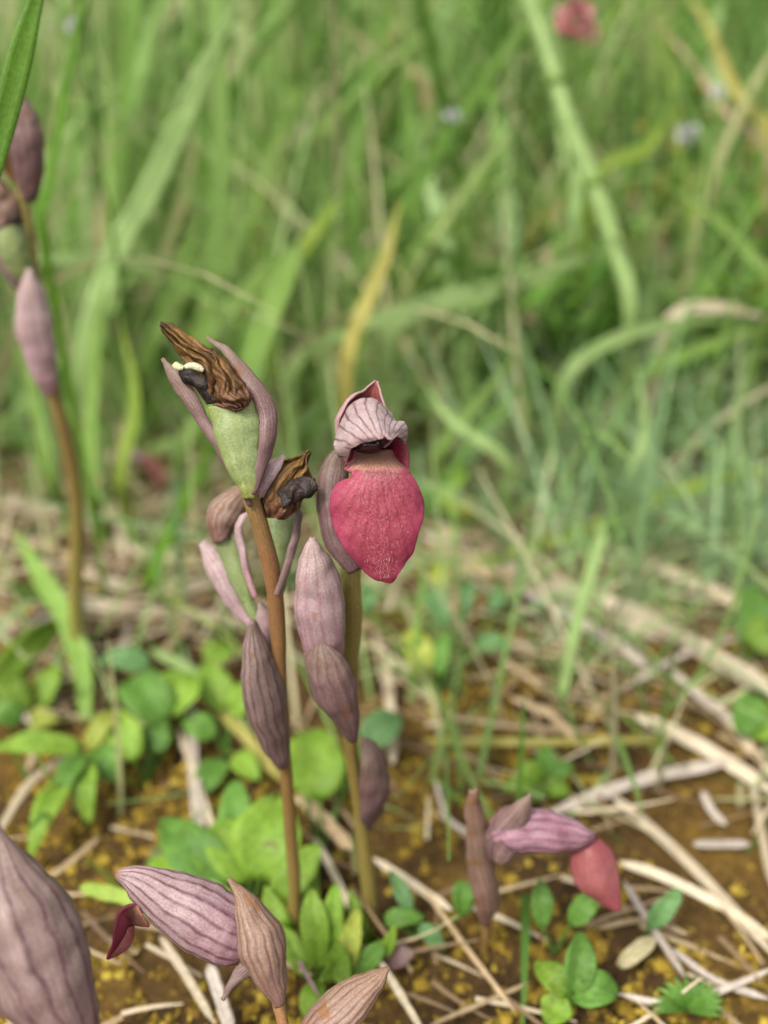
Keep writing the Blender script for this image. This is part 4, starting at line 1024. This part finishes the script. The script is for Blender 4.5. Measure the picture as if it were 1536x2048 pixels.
herb('herb', 'small teal leaves beside the foot of the open orchid', (840, 1880), [((770, 1840), (850, 1835), 44, .008, .008, 'leaf_green'), ((840, 1850), (890, 1900), 40, .01, .006, 'leaf_teal'), ((820, 1820), (780, 1740), 38, .01, .014, 'leaf_teal'), ((925, 1830), (925, 1760), 50, .008, .014, 'leaf_green')])
herb('herb', 'round bright green leaves at the far end of the straw', (1500, 1330), [((1500, 1290), (1510, 1170), 90, .012, .024, 'leaf_green'), ((1510, 1300), (1560, 1240), 90, .012, .018, 'leaf_lime')])
herb('herb', 'bright leaf pair under the pale crossing straws', (1500, 1480), [((1480, 1470), (1510, 1390), 80, .008, .016, 'leaf_green'), ((1500, 1470), (1560, 1440), 70, .008, .012, 'leaf_lime')])
herb('herb', 'yellow leaves behind the crimson lip', (900, 1060), [((890, 1020), (850, 960), 60, .012, .018, 'leaf_green'), ((900, 1030), (950, 1000), 46, .012, .014, 'leaf_yellow'), ((880, 1000), (930, 930), 60, .016, .024, 'leaf_lime'), ((905, 1035), (960, 1025), 40, .01, .01, 'leaf_yellow')])
fe = herb('feathery_herb', 'small feathery dark green leaf tuft on the straw', (1375, 2040),
     [((1375, 2020), (1375 + 75 * math.cos(a), 2010 - 60 * math.sin(a)), 16, .006, .012, 'leaf_green') for a in np.linspace(-0.4, 3.4, 14)], stems=False)
tag(leaf('dead_leaf', H(770, 1925, .006), H(830, 1905, .01), 46 * 0.26 / FPX, 'bract_dark', None), 'fallen purple brown bract beside the pointed pale bract', 'leaf')

def leafy(px, d_y, h, n, spread, mat, label, r, lsz=(0.008, 0.018), stem='leaf_green'):
    """upright leafy herb in the grass: several thin stems and a loose crown of small pointed leaves"""
    b = H(*px) if d_y is None else Vector((px[0], d_y, 0))
    b.z = gz(b.x, b.y) - 0.002
    t = thing('leafy_herb', b, label, 'herb')
    v, f, uv = [], [], []
    for s in range(5):
        top = Vector((b.x + r.normal(0, spread), b.y + r.normal(0, spread * 0.7), h * r.uniform(0.7, 1.0)))
        mid = b.lerp(top, 0.5) + Vector((r.normal(0, 0.01), 0, 0.01))
        tube('stem', [b, mid, top], [0.0012, 0.001, 0.0006], stem, t, nv=10, nu=6)
        c = cr([np.array(b), np.array(mid), np.array(top)], 40)
        for k in range(n // 5):
            q = c[r.randint(8, 40)]
            a = r.uniform(0, 2 * math.pi)
            dr = np.array([math.cos(a), math.sin(a), r.uniform(-0.1, 0.9)]); dr /= np.linalg.norm(dr)
            q = q + dr * r.uniform(0.0, 0.018)
            sd = np.cross(dr, [0, 0, 1.0]); sd /= np.linalg.norm(sd) + 1e-9
            ln, w = r.uniform(*lsz), r.uniform(0.25, 0.42)
            up = np.cross(sd, dr)
            i0 = len(v)
            v += [q.tolist(), (q + dr * ln * 0.45 + sd * ln * w + up * ln * 0.1).tolist(), (q + dr * ln).tolist(), (q + dr * ln * 0.45 - sd * ln * w + up * ln * 0.1).tolist(), (q + dr * ln * 0.5).tolist()]
            uv += [(0.5, 0), (1, .5), (.5, 1), (0, .5), (.5, .5)]
            f += [(i0, i0 + 1, i0 + 4), (i0 + 1, i0 + 2, i0 + 4), (i0 + 2, i0 + 3, i0 + 4), (i0 + 3, i0, i0 + 4)]
    tag(mesh_obj('foliage', v, f, mat, t, uv, smooth=False), kind='stuff')
    return t
rr = np.random.RandomState(21)
for (x, y, h, sp_) in [(0.06, 0.62, 0.2, 0.05), (0.14, 0.72, 0.24, 0.06), (0.22, 0.66, 0.22, 0.06), (0.02, 0.75, 0.25, 0.06), (0.25, 0.8, 0.28, 0.07), (0.12, 0.9, 0.28, 0.07), (-0.02, 0.95, 0.28, 0.07), (0.33, 0.9, 0.3, 0.08), (0.2, 0.52, 0.12, 0.05), (0.1, 0.5, 0.1, 0.04), (-0.15, 0.85, 0.22, 0.06), (-0.3, 0.95, 0.26, 0.07), (0.27, 0.56, 0.14, 0.05)]:
    q = Vector((x, y, h * 0.8)) - CAMP
    pq = [(768 + q.x / q.dot(FWD) * FPX, 1024 - q.dot(UPV) / q.dot(FWD) * FPX)]
    lb = ('low' if h < 0.15 else 'tall' if h > 0.26 else 'mid-height') + ' bushy small-leaved green herb ' + near(pq, GM)
    grouped(leafy((x, 0), y, h, 320, sp_, 'foliage', lb, rr))
lo = leafy  # autumn-tinted sprig
leafy((0.152, 0), 0.60, 0.165, 40, 0.022, 'leaf_orange', 'sprig with orange yellow leaves in the grass', rr)

def flower_head(name, label, cat, px, d, mat, rad, n, r, stemmat='leaf_green'):
    c = P(*px, d)
    b = to_ground(c, 0.0, 0.01)
    t = thing(name, b, label, cat)
    tube('stem', [Vector(b), b.lerp(c, 0.5) + Vector((0.004, 0, 0)), c], [0.001, 0.001, 0.0008], stemmat, t, nu=6)
    v, f = [], []
    for _ in range(n):
        u = Vector((r.normal(), r.normal(), r.normal())).normalized()
        a = u.orthogonal().normalized(); bb = u.cross(a)
        q = c + u * rad * r.uniform(0.2, 0.6)
        L1, w1 = rad * r.uniform(0.4, 0.8), rad * 0.22
        i0 = len(v)
        v += [q[:], (q + u * L1 * 0.6 + a * w1)[:], (q + u * L1)[:], (q + u * L1 * 0.6 - a * w1)[:], (q + u * L1 * 0.5 + bb * w1 * 0.6)[:]]
        f += [(i0, i0 + 1, i0 + 4), (i0 + 1, i0 + 2, i0 + 4), (i0 + 2, i0 + 3, i0 + 4), (i0 + 3, i0, i0 + 4)]
    mesh_obj('flower_head', v, f, mat, t, smooth=False)
flower_head('clover_flower', 'pink clover flower head high in the grass', 'flower', (1150, 40), 0.46, 'pink_flower', 0.0082, 90, rr)
flower_head('clover_flower', 'small pink clover flower under the larger one', 'flower', (1182, 68), 0.46, 'pink_flower', 0.0045, 40, rr)
flower_head('seed_head', 'grey fluffy seed head beside the orange leaves', 'seed head', (1374, 266), 0.46, 'seed_grey', 0.0042, 110, rr)
flower_head('seed_head', 'small white seed head above the low green herbs', 'seed head', (905, 232), 0.46, 'seed_grey', 0.0032, 70, rr)
flower_head('seed_head', 'small white seed head on the thin yellow blade', 'seed head', (1436, 182), 0.46, 'seed_grey', 0.003, 70, rr)
flower_head('seed_head', 'dark grey seed head touching the narrow vivid blade', 'seed head', (147, 50), 0.38, 'seed_grey', 0.0028, 60, rr)

for lb, os_ in SEEN.items():
    if len(os_) > 1:
        for o in os_: o['group'] = 'alike: ' + lb
